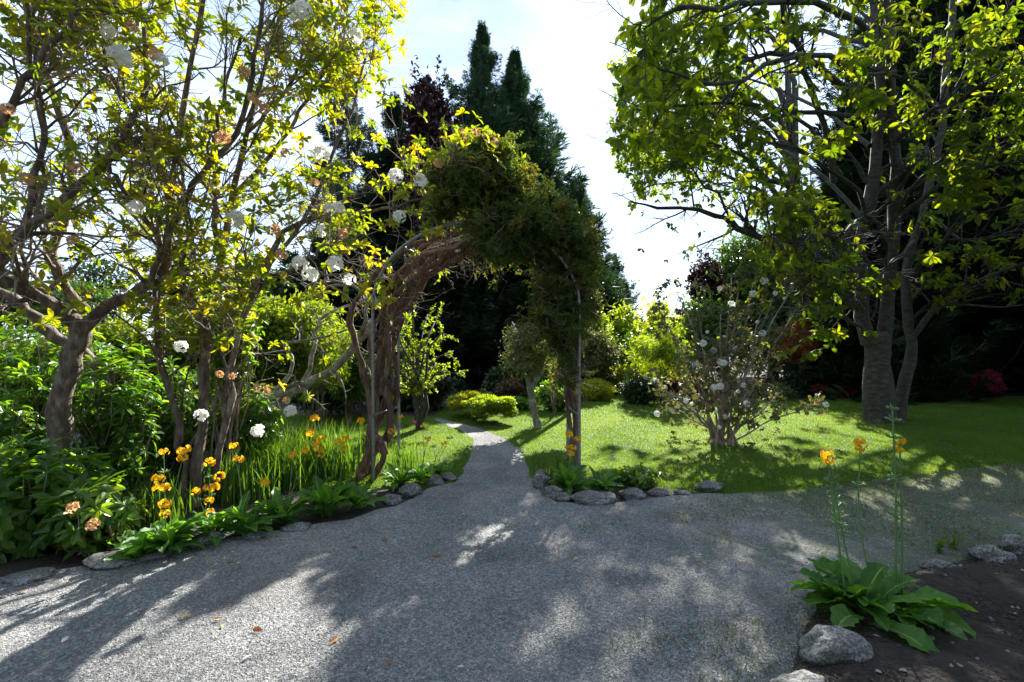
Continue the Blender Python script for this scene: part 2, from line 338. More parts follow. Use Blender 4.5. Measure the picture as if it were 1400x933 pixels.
# the planting bed at the right, a low mound of bare soil
BED = GP((1085,945),(1105,870),(1130,828),(1200,800),(1290,776),(1400,758),(1600,742))+[(6,1.2),(5,.5),(1,.5)]
def hfun(x, y):
    q = np.stack([x,y],-1).reshape(-1,2); dmin = np.full(len(q), 9.)
    b = np.array(BED)
    for a, c in zip(b, np.roll(b,-1,0)):
        ab = c-a; t = np.clip(((q-a)@ab)/(ab@ab),0,1); dmin = np.minimum(dmin, np.linalg.norm(q-a-t[:,None]*ab, axis=1))
    ins = inside(q, b); return np.where(ins, np.minimum(dmin*.35,.07), -.03*np.minimum(dmin*8,1)).reshape(x.shape)
gx, gy = np.meshgrid(np.linspace(.8,5.6,150), np.linspace(.6,4.2,120))
hz = hfun(gx, gy); nz_ = np.array([noise.noise((a*3,b*3,0))*.5+noise.noise((a*14,b*14,3))*.28+noise.noise((a*40,b*40,5))*.12 for a,b in zip(gx.ravel(), gy.ravel())]).reshape(gx.shape)
hz = hz+.018+nz_*.03*(hz>0)
idx = np.arange(gx.size).reshape(gx.shape)
Fq = np.stack([idx[:-1,:-1],idx[:-1,1:],idx[1:,1:],idx[1:,:-1]],-1).reshape(-1,4)
keep = (hz.ravel()[Fq].max(1) > .003)
g = Geo(); g.add(np.stack([gx,gy,hz],-1), Fq[keep]); o = build('soil_bed', g, 'soil', smooth=True); o['kind'] = 'structure'

# loose stones on the gravel and crumbs on the soil: far too many to count
OCT = np.array([(1,0,0),(0,1,0),(-1,0,0),(0,-1,0),(0,0,1),(0,0,-1)],float)
OF = np.array([(0,1,4),(1,2,4),(2,3,4),(3,0,4),(1,0,5),(2,1,5),(3,2,5),(0,3,5)])
def stones(name, pos, size, mat, rng, tint=None):
    n = len(pos); s = size[:,None]*rng.uniform(.6,1.2,(n,3)); s[:,2] *= .65
    a = rng.random(n)*6.28; V = OCT[None]*(1+rng.normal(size=(n,6,1))*.18)*s[:,None]
    V[...,0] += V[...,1]*rng.normal(size=(n,1))*.3
    ca, sa = np.cos(a)[:,None], np.sin(a)[:,None]
    W = np.stack([V[...,0]*ca-V[...,1]*sa, V[...,0]*sa+V[...,1]*ca, V[...,2]+V[...,0]*.2],-1)+pos[:,None]
    T = rng.random(n)**1.0 if tint is None else tint
    g = Geo(); g.add(W, (OF[None]+(np.arange(n)*6)[:,None,None]).reshape(-1,3), np.repeat(T,8)); return g
rng = np.random.default_rng(5)
n = 210000; d = 1.3+6.5*rng.random(n)**1.9; ang_ = rng.uniform(-.95,.95,n)
q = np.stack([np.tan(ang_)*d, d],-1); q = q[np.abs(q[:,0])<7]
q = q[inside(q, COURT) & ~inside(q, BED)]; d = q[:,1]
sz = rng.uniform(.002,.0048,len(q))*(1+.10*d); big = rng.random(len(q))<.004; sz[big] *= 2.0
o = build('gravel_stones', stones('', np.c_[q, np.full(len(q), .012)], sz, '', rng, np.where(big, .9+.1*rng.random(len(q)), rng.random(len(q))*.97)), 'pebble'); o['kind'] = 'stuff'; o['label'] = 'loose grey gravel stones'; o['category'] = 'gravel'
n = 26000; q = np.stack([rng.uniform(1.0,5.4,n), rng.uniform(.9,4.0,n)],-1); q = q[inside(q, BED)]
sz = rng.uniform(.003,.009,len(q)); big = rng.random(len(q))<.012; sz[big] = rng.uniform(.008,.016,big.sum())
zz = hfun(q[:,0], q[:,1])+.02
o = build('soil_crumbs', stones('', np.c_[q, zz], sz, '', rng, np.where(big, .97, rng.random(len(q))*.9)), 'soilstone'); o['kind'] = 'stuff'; o['label'] = 'crumbs and small stones on dark soil'; o['category'] = 'soil'
# grass blades
def blades(pos, h, w, rng, lean=.5, patch=None):
    n = len(pos); g = Geo(); a = rng.random(n)*6.28
    ax = np.stack([np.cos(a)*lean*rng.random(n), np.sin(a)*lean*rng.random(n), np.ones(n)],-1)
    nn = rdir(rng, n)*[1,1,.1]; leaves(g, rng, pos, ax, nn, h, w, (np.array([(0,.5,0),(.6,.32,-.03),(1,0,-.15),(.6,-.32,-.03),(0,-.5,0)]), np.array([(0,1,2,3,4)])) if 0 else (np.array([(0,-.5,0),(0,.5,0),(.7,.3,-.05),(1,0,-.15)]), np.array([(0,1,2,3)])), rng.random(n) if patch is None else np.clip(rng.random(n)*.7+.15+patch*.5,0,1)); return g
n = 420000; d = 4.3+9.5*rng.random(n)**1.5; x = rng.uniform(-.62,1.15,n)*d
q = np.stack([x,d],-1); q0 = q+rng.normal(size=q.shape)*np.array([[.05,.05]])*np.where(rng.random((n,1))<.5,1,.1)-np.c_[np.zeros(n), np.where(q[:,0]>1.2, np.abs(rng.normal(size=n))*.16*np.clip(q[:,0]-1,0,1.6), 0)]
q = q0[inside(q, LAWN) & ~inside(q, PATH) & ~inside(q, COURT)]; d = q[:,1]
o = build('lawn_grass', blades(np.c_[q, np.zeros(len(q))], rng.uniform(.012,.03,len(q))*(1+.03*d), .0035+.0009*d, rng, 1.1, np.array([noise.noise((a*.9,b*.9,2))+.5*noise.noise((a*3.5,b*3.5,2)) for a,b in q])), 'grass'); o['kind'] = 'stuff'; o['label'] = 'short mown grass of the lawn'; o['category'] = 'grass'
# thin weeds and dry grass where gravel turns to lawn
n = 110000; q = np.stack([rng.uniform(-.6,9,n), rng.uniform(1.6,6.6,n)],-1)
nv = np.array([noise.noise((a*1.1,b*1.1,7))+.6*noise.noise((a*4,b*4,1)) for a,b in q])
wgt = np.clip((q[:,0]-.6)/3,0,1)*.5+np.clip((q[:,1]-3.6)/1.6,0,1)*np.clip((q[:,0]-1)/1.5,0,1)*.85
q = q[(nv+wgt+.28*np.exp(-((q[:,0]-1.0)**2/.35+(q[:,1]-2.35)**2/.25)) > .38+.25*rng.random(n)) & inside(q, COURT) & ~inside(q, BED) & ~inside(q, PATH)]
o = build('gravel_weeds', blades(np.c_[q, np.full(len(q), .01)], rng.uniform(.008,.03,len(q)), .006, rng, 1.6), 'drygrass'); o['kind'] = 'stuff'; o['label'] = 'thin grass and weeds growing through the gravel'; o['category'] = 'weeds'
# ------------------------------------------------------------ conifers and far trees
def conifer(name, label, cat, base, Ht, prof, nb, per, fl, mat, seed, droop=.25, group=None, tw=.22, hmin=.03, up=.35, wfac=.5):
    rng = np.random.default_rng(seed); base = np.array(base, float)
    r = thing(name, label, cat, base, group)
    gt = Geo(); z = np.linspace(0, Ht*.985, 14); p = np.c_[np.full(14,base[0]), np.full(14,base[1]), base[2]+z]
    p[:,:2] += np.cumsum(rng.normal(size=(14,2))*.03,0)*[[1,1]]; tubes(gt, p, tw*(1-z/Ht*.97), 7, rng, .05)
    h = hmin+(1-hmin)*rng.random(nb)**1.15; h = np.sort(h); az = rng.random(nb)*6.28
    Rr = prof(h)*rng.uniform(.4,1.1,nb)*np.where(rng.random(nb)<.18,1.35,1); k = 7; u = np.linspace(0,1,k)
    bx = base[0]+np.cos(az)[:,None]*Rr[:,None]*u; by = base[1]+np.sin(az)[:,None]*Rr[:,None]*u
    slope = (up*(h-.35))[:,None]
    bz = base[2]+(h*Ht)[:,None]+Rr[:,None]*(slope*u-droop*np.sin(u*2.6)+droop*.8*u**3)
    Bp = np.stack([bx,by,bz],-1); tubes(gt, Bp[::2], np.linspace(.035,.008,k)[None]*np.ones((len(Bp[::2]),1))*(tw/.22), 4)
    build('trunk', gt, 'bark', r, True)
    g = Geo(); m = per; t = rng.random((nb,m))**.75; uu = np.minimum(t*(k-1),k-1.001); i = uu.astype(int); f = (uu-i)[...,None]; ar = np.arange(nb)[:,None]
    pos = (Bp[ar,i]*(1-f)+Bp[ar,i+1]*f).reshape(-1,3); tan = nrmz((Bp[ar,i+1]-Bp[ar,i]).reshape(-1,3))
    lat = nrmz(np.cross(tan, [0,0,1.])); wid = (Rr[:,None]*.23*(1-t*.75)+.08).reshape(-1)
    s = rng.uniform(-1,1,len(pos)); pos = pos+lat*(s*wid)[:,None]; pos[:,2] += rng.normal(size=len(pos))*.12*fl/.4-np.abs(s)*wid*.25
    ax = tan*.8+lat*(np.sign(s)*.7)[:,None]+rng.normal(size=pos.shape)*.3; ax[:,2] -= .35*rng.random(len(pos))-.05
    nn = rdir(rng, len(pos))*.7+[0,0,1]
    ntint = (rng.random((nb,1))*.6+rng.random((nb,m))*.4).ravel()
    sc_ = np.repeat(np.clip(Rr/Rr.mean(),.38,1.1), m)
    leaves(g, rng, pos, ax, nn, fl*rng.uniform(.6,1.2,len(pos))*sc_, fl*wfac*rng.uniform(.7,1.1,len(pos))*sc_, TS, ntint)
    # leader tuft
    n = 60; q = base+np.c_[rng.normal(size=(n,2))*.03, Ht*(1-.06*rng.random(n))]; leaves(g, rng, q, rdir(rng,n)*.3+[0,0,1], rdir(rng,n), fl*.4, fl*.12, TS)
    build('foliage', g, mat, r); return r
def cone(R0, pw=.85, skirt=1): return lambda h: R0*np.clip(1-h,0.015,1)**pw
def base_at(px, d): 
    return np.array([(px-700)/F*d, d, 0.])
def Hof(py, d): return H+(466.5-py)/F*d
conifer('conifer_tree','tallest dark green conifer whose narrow top rises over the arch','conifer',base_at(659,25),Hof(36,25),cone(6.3,.95),460,120,.55,'conifer',11,group='conifers behind the arch',tw=.3)
conifer('conifer_tree','broad conifer right of the tallest one, sloping down behind the right leg','conifer',base_at(704,27),Hof(80,27),cone(8.0,.95),620,130,.7,'conifer',12,group='conifers behind the arch',tw=.32)
conifer('conifer_tree','shorter dark conifer showing as a shoulder right of the arch, above the yellow shrubs','conifer',base_at(792,24),Hof(262,24),cone(2.7,.55),200,100,.55,'conifer',13,group='conifers behind the arch')
conifer('conifer_tree','lowest thin topped conifer at the right end of the row, against the sky','conifer',base_at(843,30),Hof(352,30),cone(1.9,.6),120,80,.5,'conifer',14,group='conifers behind the arch')
conifer('conifer_tree','dark conifer with blunt top between the purple tree and the white flowering branches','conifer',base_at(540,24),Hof(135,24),cone(3.6,.6),260,100,.6,'darkcon',15,group='conifers behind the arch')
conifer('conifer_tree','thin grey blue conifer seen through the branches of the left rhododendron','conifer',base_at(475,27),Hof(60,27),cone(3.6,.75),210,80,.6,'bluecon',16,group='conifers behind the arch')
conifer('conifer_tree','low dark yew like conifer closing the view inside the arch','conifer',base_at(640,17),Hof(335,17),cone(3.3,.35),260,100,.45,'darkcon',17,group='conifers behind the arch')
conifer('conifer_tree','low dark conifer inside the arch opening, directly behind the pruned tree','conifer',base_at(730,18),Hof(300,18),cone(2.6,.4),220,100,.45,'darkcon',18,group='conifers behind the arch')
conifer('conifer_tree','low dark conifer seen left of the twisted climber trunk, above the black shade','conifer',base_at(470,15),Hof(330,15),cone(2.7,.4),220,100,.42,'darkcon',19,group='conifers behind the arch')
for k,(px,d,top,R0,lab) in enumerate([
  (1185,13.4,120,2.1,'dark conifer nearest the gap of sky, right behind the large grey trunk'),
  (1290,16.5,-260,4.2,'tall black green conifer standing behind the right side of the broadleaf tree'),
  (1420,15,-330,4.2,'tall black green conifer at the right edge of the picture, behind the pink azalea'),
  (1245,21,-120,3.6,'dark conifer filling the space between the trunk and the tall right conifers')]):
    conifer('conifer_tree',lab,'conifer',base_at(px,d),Hof(top,d),cone(R0,.5),460,190,.34,'darkcon',30+k,group='dark conifers along the right side',tw=.3,droop=.35)
for k,(x,y,h_) in enumerate([(16,9,13),(19,13.5,16)]):
    conifer('conifer_tree','dark conifer just beyond the right edge of the view, shading the lawn','conifer',(x,y,0),h_,cone(3.6,.5),260,70,.7,'darkcon',40+k,group='conifers right of the view')

def lumpy(rng, c, rad, n, lumps, lr, shell=.55, lowcut=-1., wisp=.45):
    "points and outward normals on many small lumps that make up one crown"
    c = np.array(c, float); rad = np.array(rad, float)
    d0 = rdir(rng, lumps); d0 = d0[d0[:,2] > lowcut] if lowcut > -1 else d0
    lc = c+d0*rad*(1-lr)*(rng.random((len(d0),1))**.45); lR = rad.mean()*lr*rng.uniform(.6,1.25,len(d0))
    wgt = lR**2; j = rng.choice(len(d0), n, p=wgt/wgt.sum()); dn = rdir(rng, n)
    asp = (rad/rad.mean())**.6; hv = 1+wisp*np.abs(rng.normal(size=n))*(rng.random(n)<.3)
    return lc[j]+dn*asp*(hv*lR[j]*(1-shell*rng.random(n)**2))[:,None], dn, rng.random(len(d0))[j]
def bush(name, label, cat, loc, zc, rad, n, L, W, mat, seed, lumps=26, lr=.34, group=None, tpl=T4, stems=5, shell=.55, droop=.2, smat='bark', sr=.02, trunk=None, lowcut=-1., up=0., wisp=.45):
    rng = np.random.default_rng(seed); loc = np.array(loc, float); r = thing(name, label, cat, loc, group); c = loc+[0,0,zc]
    if stems:
        gs = Geo(); S = []
        for i in range(stems):
            e = c+rdir(rng,1)[0]*np.array(rad)*[.7,.7,.6]; b0 = loc+rng.normal(size=3)*[.06,.06,0]*(1 if trunk is None else .3)
            p = crm([b0, loc*.5+c*.5+rng.normal(size=3)*.08, e], 7); S.append(p)
        S = np.array(S); rr = np.linspace(sr, sr*.3, 7)[None]*rng.uniform(.7,1.2,(stems,1)); tubes(gs, S, rr, 5)
        P1, R1 = spawn(rng, S, rr, 6, max(rad)*.35, max(rad)*.8, .25, 1, r1=sr*.12); tubes(gs, P1, R1, 4)
        build('stem', gs, smat, r, True)
    g = Geo(); pos, dn, lt = lumpy(rng, c, rad, n, lumps, lr, shell, lowcut, wisp)
    pos[:,2] = np.maximum(pos[:,2], .01)
    ax = dn*.8+rdir(rng, n)*.8; ax[:,2] += up-droop*rng.random(n); nn = dn*.6+[0,0,.8]+rdir(rng,n)*.5
    leaves(g, rng, pos, ax, nn, L*rng.uniform(.6,1.2,n), W*rng.uniform(.6,1.15,n), tpl, lt*.5+rng.random(n)*.5)
    build('foliage', g, mat, r); return r, c
def bpx(name, label, cat, px, top, bot, hw, d, n, L, W, mat, seed, depth=None, **k):
    zt = Hof(top, d); zb = max(0., Hof(bot, d)); rx = hw/F*d; rz = (zt-zb)/2
    return bush(name, label, cat, base_at(px, d), (zt+zb)/2, (rx, depth or rx, max(rz,.1)), n, L, W, mat, seed, **k)
far = 'distant trees on the left skyline'
for k,(px,top,hw,d,mat,lab) in enumerate([(60,368,75,42,'midgreen','distant rounded pale green tree low in the gap under the left limbs'),(130,345,62,48,'darkleaf','distant dark spreading tree top seen above the fork of the gnarled trunk'),
    (255,330,55,34,'darkcon','distant dark tree between the two rhododendron trunks'),(340,345,60,30,'midgreen','distant green tree behind the second rhododendron'),(-60,350,90,40,'midgreen','distant green tree at the left edge of the view'),(420,350,50,30,'midgreen','distant green tree behind the drooping yellow green shrub')]):
    bpx('distant_tree', lab, 'tree', px, top, 466, hw, d, 5000, .45, .3, mat, 60+k, group=far, lumps=34, lr=.26, stems=4, sr=.12)
o_, c_ = bpx('purple_tree', 'dark purple leaved tree rising left of the tall conifers', 'tree', 590, 95, 330, 44, 20, 9000, .28, .16, 'purple', 70, lumps=60, lr=.2, stems=8, sr=.08, up=.5)
rng = np.random.default_rng(71); g = Geo()
for i in range(16):
    a = P(rng.uniform(560,620), rng.uniform(150,200), 20); b = P(rng.uniform(550,618), rng.uniform(75,130), 20+rng.normal()*.5)
    pp = crm([a,(a+b)/2+rng.normal(size=3)*.15,b],5)[None]; along(g, rng, pp, 60, .2, .1, 0, 0, T4, .8)
build('upper_foliage', g, 'purple', o_)
bpx('background_shrub','rounded green shrub between the yellow shrubs and the lime maple','shrub',875,455,535,34,14.6,7000,.12,.07,'midgreen',160,lumps=30,lr=.22,wisp=1.)
bpx('background_shrub','yellow green feathery shrub left of the sky gap just past the arch','shrub',815,420,500,26,15.5,5000,.13,.07,'lime',161,lumps=24,lr=.22,wisp=1.2)
bpx('background_shrub','pale lime shrub glowing at the foot of the slender maple','shrub',905,480,545,36,13.2,6000,.09,.05,'yellow',162,lumps=30,lr=.22,wisp=1.)
# unseen trees added around the viewpoint to block skylight and deepen the shade
for k,(x,y,rx,zc,rz,n_,lab) in enumerate([(-9,-7,5,6,6,16000,'unseen dark evergreen added behind the viewpoint on the left to block sky'),(0,-9,5,6.5,6.5,16000,'unseen dark evergreen added straight behind the viewpoint to block sky'),(9,-7,5,6,6,16000,'unseen dark evergreen added behind the viewpoint on the right to block sky'),(-13,1,4.5,6,6,12000,'unseen dark evergreen added outside the left edge of the view to block sky'),(1.5,-1.8,4.6,8.2,2.2,12000,'unseen spreading tree added with a high crown over the viewpoint to block sky'),(11,1.5,3.5,5.5,5.5,10000,'unseen dark evergreen added outside the right edge of the view to block sky')]):
    bush('evergreen_tree',lab,'tree',(x,y+(-2 if k==4 else 0),0),zc,(rx,rx*(.8 if k!=4 else .95),rz),n_,.42,.26,'darkleaf',170+k,lumps=110,lr=.2,stems=7,sr=.16,group='unseen trees added around the viewpoint for shade',trunk=1)
# ---- far end of the lawn, inside and right of the arch
A = 'clipped azalea mounds beside the path'
bpx('azalea_mound','largest yellow green clipped mound beside the path bend','shrub',670,540,584,42,8.9,22000,.05,.028,'lime',80,wisp=.05,group=A,lumps=60,lr=.22,stems=0,shell=.3,lowcut=-.2)
bpx('azalea_mound','yellowish clipped mound just behind and left of the largest mound','shrub',634,535,578,34,9.6,14000,.055,.03,'yellow',81,wisp=.05,group=A,lumps=60,lr=.22,stems=0,shell=.3,lowcut=-.2)
bpx('azalea_mound','small round grey green ball behind the clipped mounds','shrub',662,531,556,15,10.4,5000,.045,.025,'olive',82,wisp=.05,group=A,lumps=60,lr=.16,stems=0,shell=.25)
bpx('bronze_mound','rounded brown red mound of foliage at the back of the lawn','shrub',945,511,562,40,12.2,16000,.06,.035,'bronze',83,lumps=80,lr=.16,stems=0,shell=.25,lowcut=-.3)
bpx('red_azalea','low red azalea mound left of the grey tree trunk','shrub',1133,523,553,33,13.0,9000,.07,.04,'redazalea',84,lumps=60,lr=.2,stems=0)
bpx('pink_azalea','wide pink flowering azalea mound in the shade at the right','shrub',1322,505,547,44,13.2,14000,.075,.045,'pinkazalea',85,lumps=60,lr=.2,stems=0)
bpx('low_shrub','low olive shrub behind the snowball bush in the shade','shrub',1050,524,554,38,12.6,7000,.08,.045,'olive',86,lumps=40,stems=3)
bpx('white_flower_shrub','dark green shrub with small white flowers at the lawn edge','shrub',872,514,557,34,11.6,8000,.09,.045,'darkleaf',87,lumps=40,stems=3)
bpx('yellow_shrub','bright yellow low spreading shrub right of the arch','shrub',838,495,535,46,14.2,8000,.09,.05,'yellow',88,group='yellow shrubs right of the arch',lumps=50,lr=.2,stems=0)
bpx('yellow_shrub','small flat yellow shrub highest of the yellow ones','shrub',856,484,502,20,15.2,5000,.09,.05,'yellow',89,group='yellow shrubs right of the arch',lumps=40,lr=.2,stems=3)
bpx('yellow_shrub','orange tinged yellow shrub at the grass edge by the right pole','shrub',815,518,553,28,12.3,8000,.08,.04,'yellow',90,group='yellow shrubs right of the arch',lumps=50,lr=.2,stems=0)
bpx('grey_shrub','tall grey olive shrub behind the right pole of the arch','shrub',818,448,530,34,13.4,8000,.11,.055,'olive',91,lumps=30,lr=.22,wisp=1.,stems=6)
bpx('background_shrub','yellow green shrub under the sky gap, right of the thin conifer','shrub',848,414,515,48,17,9000,.17,.1,'lime',92,lumps=30,lr=.2,wisp=1.3)
bpx('background_shrub','bright green shrub under the middle of the sky gap','shrub',903,404,530,56,18,9000,.18,.1,'yellow',93,lumps=30,lr=.18,wisp=1.5)
bpx('background_shrub','mid green shrub at the right of the sky gap','shrub',965,400,540,46,15.5,9000,.14,.08,'midgreen',94,lumps=36,lr=.2,wisp=1.2)
bpx('background_shrub','dark shrub behind the red mound','shrub',930,440,545,60,17.5,9000,.18,.09,'darkleaf',95,lumps=44,lr=.24)
bpx('maple_tree','slender lime green maple with two dark stems before the bronze mound','tree',905,432,530,46,11.9,6500,.1,.075,'lime',96,lumps=26,lr=.2,wisp=1.2,tpl=TM,stems=3,sr=.03,trunk=1)
bpx('orange_maple','shrub with orange red leaves glowing in the dark right of the snowball bush','shrub',1092,432,505,34,13.6,3500,.14,.11,'orangeleaf',97,lumps=26,lr=.24,tpl=TM)
bpx('evergreen_tree','large round dense evergreen tree behind the snowball bush','tree',1055,300,545,108,19.5,42000,.2,.11,'midgreen',98,lumps=110,lr=.2,stems=8,sr=.12,shell=.4)
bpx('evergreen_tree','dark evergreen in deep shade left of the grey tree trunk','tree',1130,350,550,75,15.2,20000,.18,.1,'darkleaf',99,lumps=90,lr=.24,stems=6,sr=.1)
bpx('purple_shrub','dark purple crown against the sky left of the dense evergreen','tree',962,342,440,24,18,3500,.2,.1,'purple',100,lumps=40,lr=.24,stems=5,sr=.06)
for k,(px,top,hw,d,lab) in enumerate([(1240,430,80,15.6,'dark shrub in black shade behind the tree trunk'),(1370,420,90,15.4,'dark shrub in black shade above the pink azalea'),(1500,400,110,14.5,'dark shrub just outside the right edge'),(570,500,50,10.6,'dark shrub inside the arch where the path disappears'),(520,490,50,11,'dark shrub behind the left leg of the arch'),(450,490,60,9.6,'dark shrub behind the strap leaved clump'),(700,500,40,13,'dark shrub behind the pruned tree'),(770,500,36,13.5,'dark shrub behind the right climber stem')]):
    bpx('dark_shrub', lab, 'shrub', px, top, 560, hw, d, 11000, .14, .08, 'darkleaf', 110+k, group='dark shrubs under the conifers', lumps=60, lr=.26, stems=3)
bpx('leafy_groundcover','bright broad leaved low plants beyond the path right of the mounds','plant',705,545,562,24,10.6,1500,.12,.07,'shrubleaf',120,lumps=30,stems=0)
bpx('red_shrub','small reddish brown shrub behind the pruned tree','shrub',700,518,552,24,11.2,4000,.07,.045,'bronze',121,lumps=30,stems=2)
bpx('leafy_shrub','fresh green leafy shrub right of the pruned tree','shrub',755,522,562,28,10.4,2500,.12,.06,'shrubleaf',122,lumps=30,stems=2)
# the pruned tree on the lawn, its hidden high crown extended to shade the path
pr, pc = bpx('pruned_tree','pruned tree with bare pale lower trunk on the lawn inside the arch','tree',722,430,520,52,8.3,6500,.07,.03,'olive',130,lumps=30,lr=.28,stems=0)
rng = np.random.default_rng(131); g = Geo()
b0 = G(736,586); d0 = b0[1]
limb(g, [b0, P(730,560,d0), P(724,530,d0), P(722,500,8.3)], .062, .04, 10, 8, rng)
for e in [(700,440),(690,490),(745,440),(760,470),(775,400),(790,360),(770,340)]: limb(g, [P(726,535,d0+.0), P((726+e[0])/2+5, (520+e[1])/2, 8.4), P(*e, 8.4+rng.random()*.8)], .035, .01, 8, 5, rng)
build('trunk', g, 'palebark', pr, True)
g = Geo(); 
for cx,cy,rr_,dd in [(775,395,.42,8.9),(790,350,.45,9.2),(762,335,.4,9.0),(800,420,.35,9.3)]:
    p_, dn, lt = lumpy(rng, P(cx,cy,dd), (rr_,rr_,rr_), 2600, 16, .4); leaves(g, rng, p_, dn+rdir(rng,len(p_)), dn+[0,0,1], .08, .045, T4, lt)
build('upper_foliage', g, 'olive', pr)
bpx('lime_sapling','small sapling with bright lime leaves left of the right climber stem','tree',757,440,535,19,9.6,900,.09,.06,'yellow',132,lumps=14,lr=.32,tpl=TM,stems=4,sr=.015,trunk=1)
# tree added to shade the path, its crown hidden behind the arch climber
ht, hc = bpx('shade_tree','dark leaved tree added to shade the path, hidden behind the right shoulder of the arch','tree',772,300,400,12,10.4,100,.1,.05,'darkleaf',134,stems=0,lumps=6)
rng = np.random.default_rng(135); g = Geo(); b0 = base_at(781,10.4)
limb(g, [b0, P(783,520,10.4), P(778,440,10.4), P(772,380,10.4)], .07, .05, 10, 8, rng); gg = Geo()
for cx,cy,rp,dd in [(770,330,30,9.2),(745,318,26,9.0),(780,372,22,9.4),(775,300,24,10.6),(752,288,24,10.8),(720,292,22,9.6),(700,300,18,8.6),(765,350,26,10.2),(740,340,20,8.2),(782,400,18,9.0),(735,270,20,11.2),(768,315,26,8.2)]:
    rr_ = rp/F*dd; p_, dn, lt = lumpy(rng, P(cx,cy,dd), (rr_,rr_*1.5,rr_), int(1300*rr_/.3), 22, .36); leaves(gg, rng, p_, dn+rdir(rng,len(p_)), dn+[0,0,1], .11, .06, T4, lt)
    limb(g, [P(775,400,10.4), P((775+cx)/2,(390+cy)/2,(10.4+dd)/2), P(cx,cy,dd)], .04, .01, 8, 5, rng)
build('limbs', g, 'bark', ht, True); build('crown', gg, 'darkleaf', ht)
rng = np.random.default_rng(136); b0 = base_at(1092,18)
lm = thing('lime_tree','tall tree farther back whose glowing yellow green boughs hang left of the big broadleaf tree','tree',b0)
g = Geo(); S=[]; Rr=[]
for pts in [[(1080,250,17.6),(1010,190,17),(950,170,16.6),(890,190,16),(850,215,15.6)],[(1075,200,17.6),(1000,130,17),(930,100,16.4),(870,95,16)],[(1075,150,17.6),(1010,70,17.2),(940,40,17),(880,50,17)],[(1080,230,18),(1010,160,18.6),(950,150,19),(900,160,19)],[(1060,260,17.6),(1000,225,16.6),(960,215,15.8),(915,225,15.2),(870,240,15)],[(1080,100,18),(1020,20,18),(960,-20,18)],[(1070,170,17.6),(1000,110,16),(940,120,15),(880,135,14.4),(850,150,14)],[(1060,280,17.4),(990,240,16.8),(940,232,16.4)]]:
    p, r = limb(g, [P(1090,330,18)]+[P(*q) for q in pts], .12, .015, 14, 6, rng, .04, .05); S.append(rs(p,r,10)[0]); Rr.append(rs(p,r,10)[1])
limb(g, [b0, P(1094,400,18), P(1090,330,18), P(1082,200,18), P(1075,60,18), P(1070,-100,18)], .22, .05, 14, 9, rng)
P1,R1 = spawn(rng, np.array(S), np.array(Rr), 24, .6, 1.7, .42, 1, (25,75), .0, 6, .14, .5, .006); tubes(g, P1, R1, 4)
P2,R2 = spawn(rng, P1, R1, 5, .3, .8, .3, 1, (30,70), .0, 4, .14, .6, .003); tubes(g, P2, R2, 3)
build('trunk', g, 'greybark', lm, True); g = Geo()
px_ = 700+F*P2[:,-1,0]/P2[:,-1,1]; kk = (px_ < np.where(rng.random(len(P2))<.5,985,1025)) & (px_ > 830+60*np.abs([noise.noise((a*.6,b*.6,c*.8)) for a,b,c in P2[:,-1]])) & (rng.random(len(P2)) < .68)
whorl(g, rng, P2[kk,-1], P2[kk,-1]-P2[kk,-2], 7, .2, .1, (50,100), T6, .8); whorl(g, rng, P2[kk,2], P2[kk,-1]-P2[kk,-2], 5, .2, .1, (50,100), T6, .8)
build('crown', g, 'treeleaf', lm)
# pale layered tree left of the path
rng = np.random.default_rng(140); b0 = G(574,588); d0 = b0[1]
lt_ = thing('layered_tree','small airy tree with upright grey stems and layered pale green leaves left of the path','tree',b0)
g = Geo(); S=[]; Rr=[]
for e in [(530,430),(548,412),(565,418),(585,430),(605,455),(620,480),(630,512),(540,470),(590,520),(520,500),(556,440),(575,470),(600,430),(535,545)]:
    p, r = limb(g, [b0+rng.normal(size=3)*[.03,.03,0], P(572+rng.normal()*5,545,d0), P((565+e[0])/2,(520+e[1])/2-5,d0+rng.normal()*.3), P(*e,d0+rng.normal()*.6)], .035, .008, 9, 5, rng); S.append(p); Rr.append(r)
P1,R1 = spawn(rng, np.array(S), np.array(Rr), 14, .15, .45, .35, 1, (30,80), .02, 5, r1=.002); tubes(g, P1, R1, 3)
build('trunk', g, 'greybark', lt_, True)
g = Geo(); along(g, rng, P1, 26, .06, .032, .15, .1, T4, .8); build('foliage', g, 'lime', lt_)
# left of the arch, behind the flower border
bpx('weeping_shrub','drooping yellow green shrub behind the low pale limb','shrub',432,395,545,56,7.4,17000,.08,.025,'lime',150,lumps=50,lr=.24,droop=1.6,stems=6,sr=.02)
bpx('background_shrub','green shrub below the weeping one, left of the climber','shrub',475,450,560,36,8.6,9000,.08,.045,'midgreen',151,lumps=40,lr=.26)
bpx('background_shrub','mid green shrub behind the second rhododendron stems','shrub',355,400,560,60,7.0,12000,.1,.045,'backshrub',152,lumps=44,lr=.26)
bpx('background_shrub','bright green shrub behind the slim vertical stem','shrub',250,415,600,66,6.6,14000,.11,.045,'backshrub',153,lumps=50,lr=.25)
bpx('background_shrub','bright green shrub to the right of the gnarled trunk','shrub',165,425,620,60,6.0,14000,.11,.045,'backshrub',154,lumps=50,lr=.25)
bpx('background_shrub','yellow green shrub at the left edge behind the gnarled trunk','shrub',20,450,640,80,5.4,16000,.11,.045,'backshrub',155,lumps=50,lr=.25)
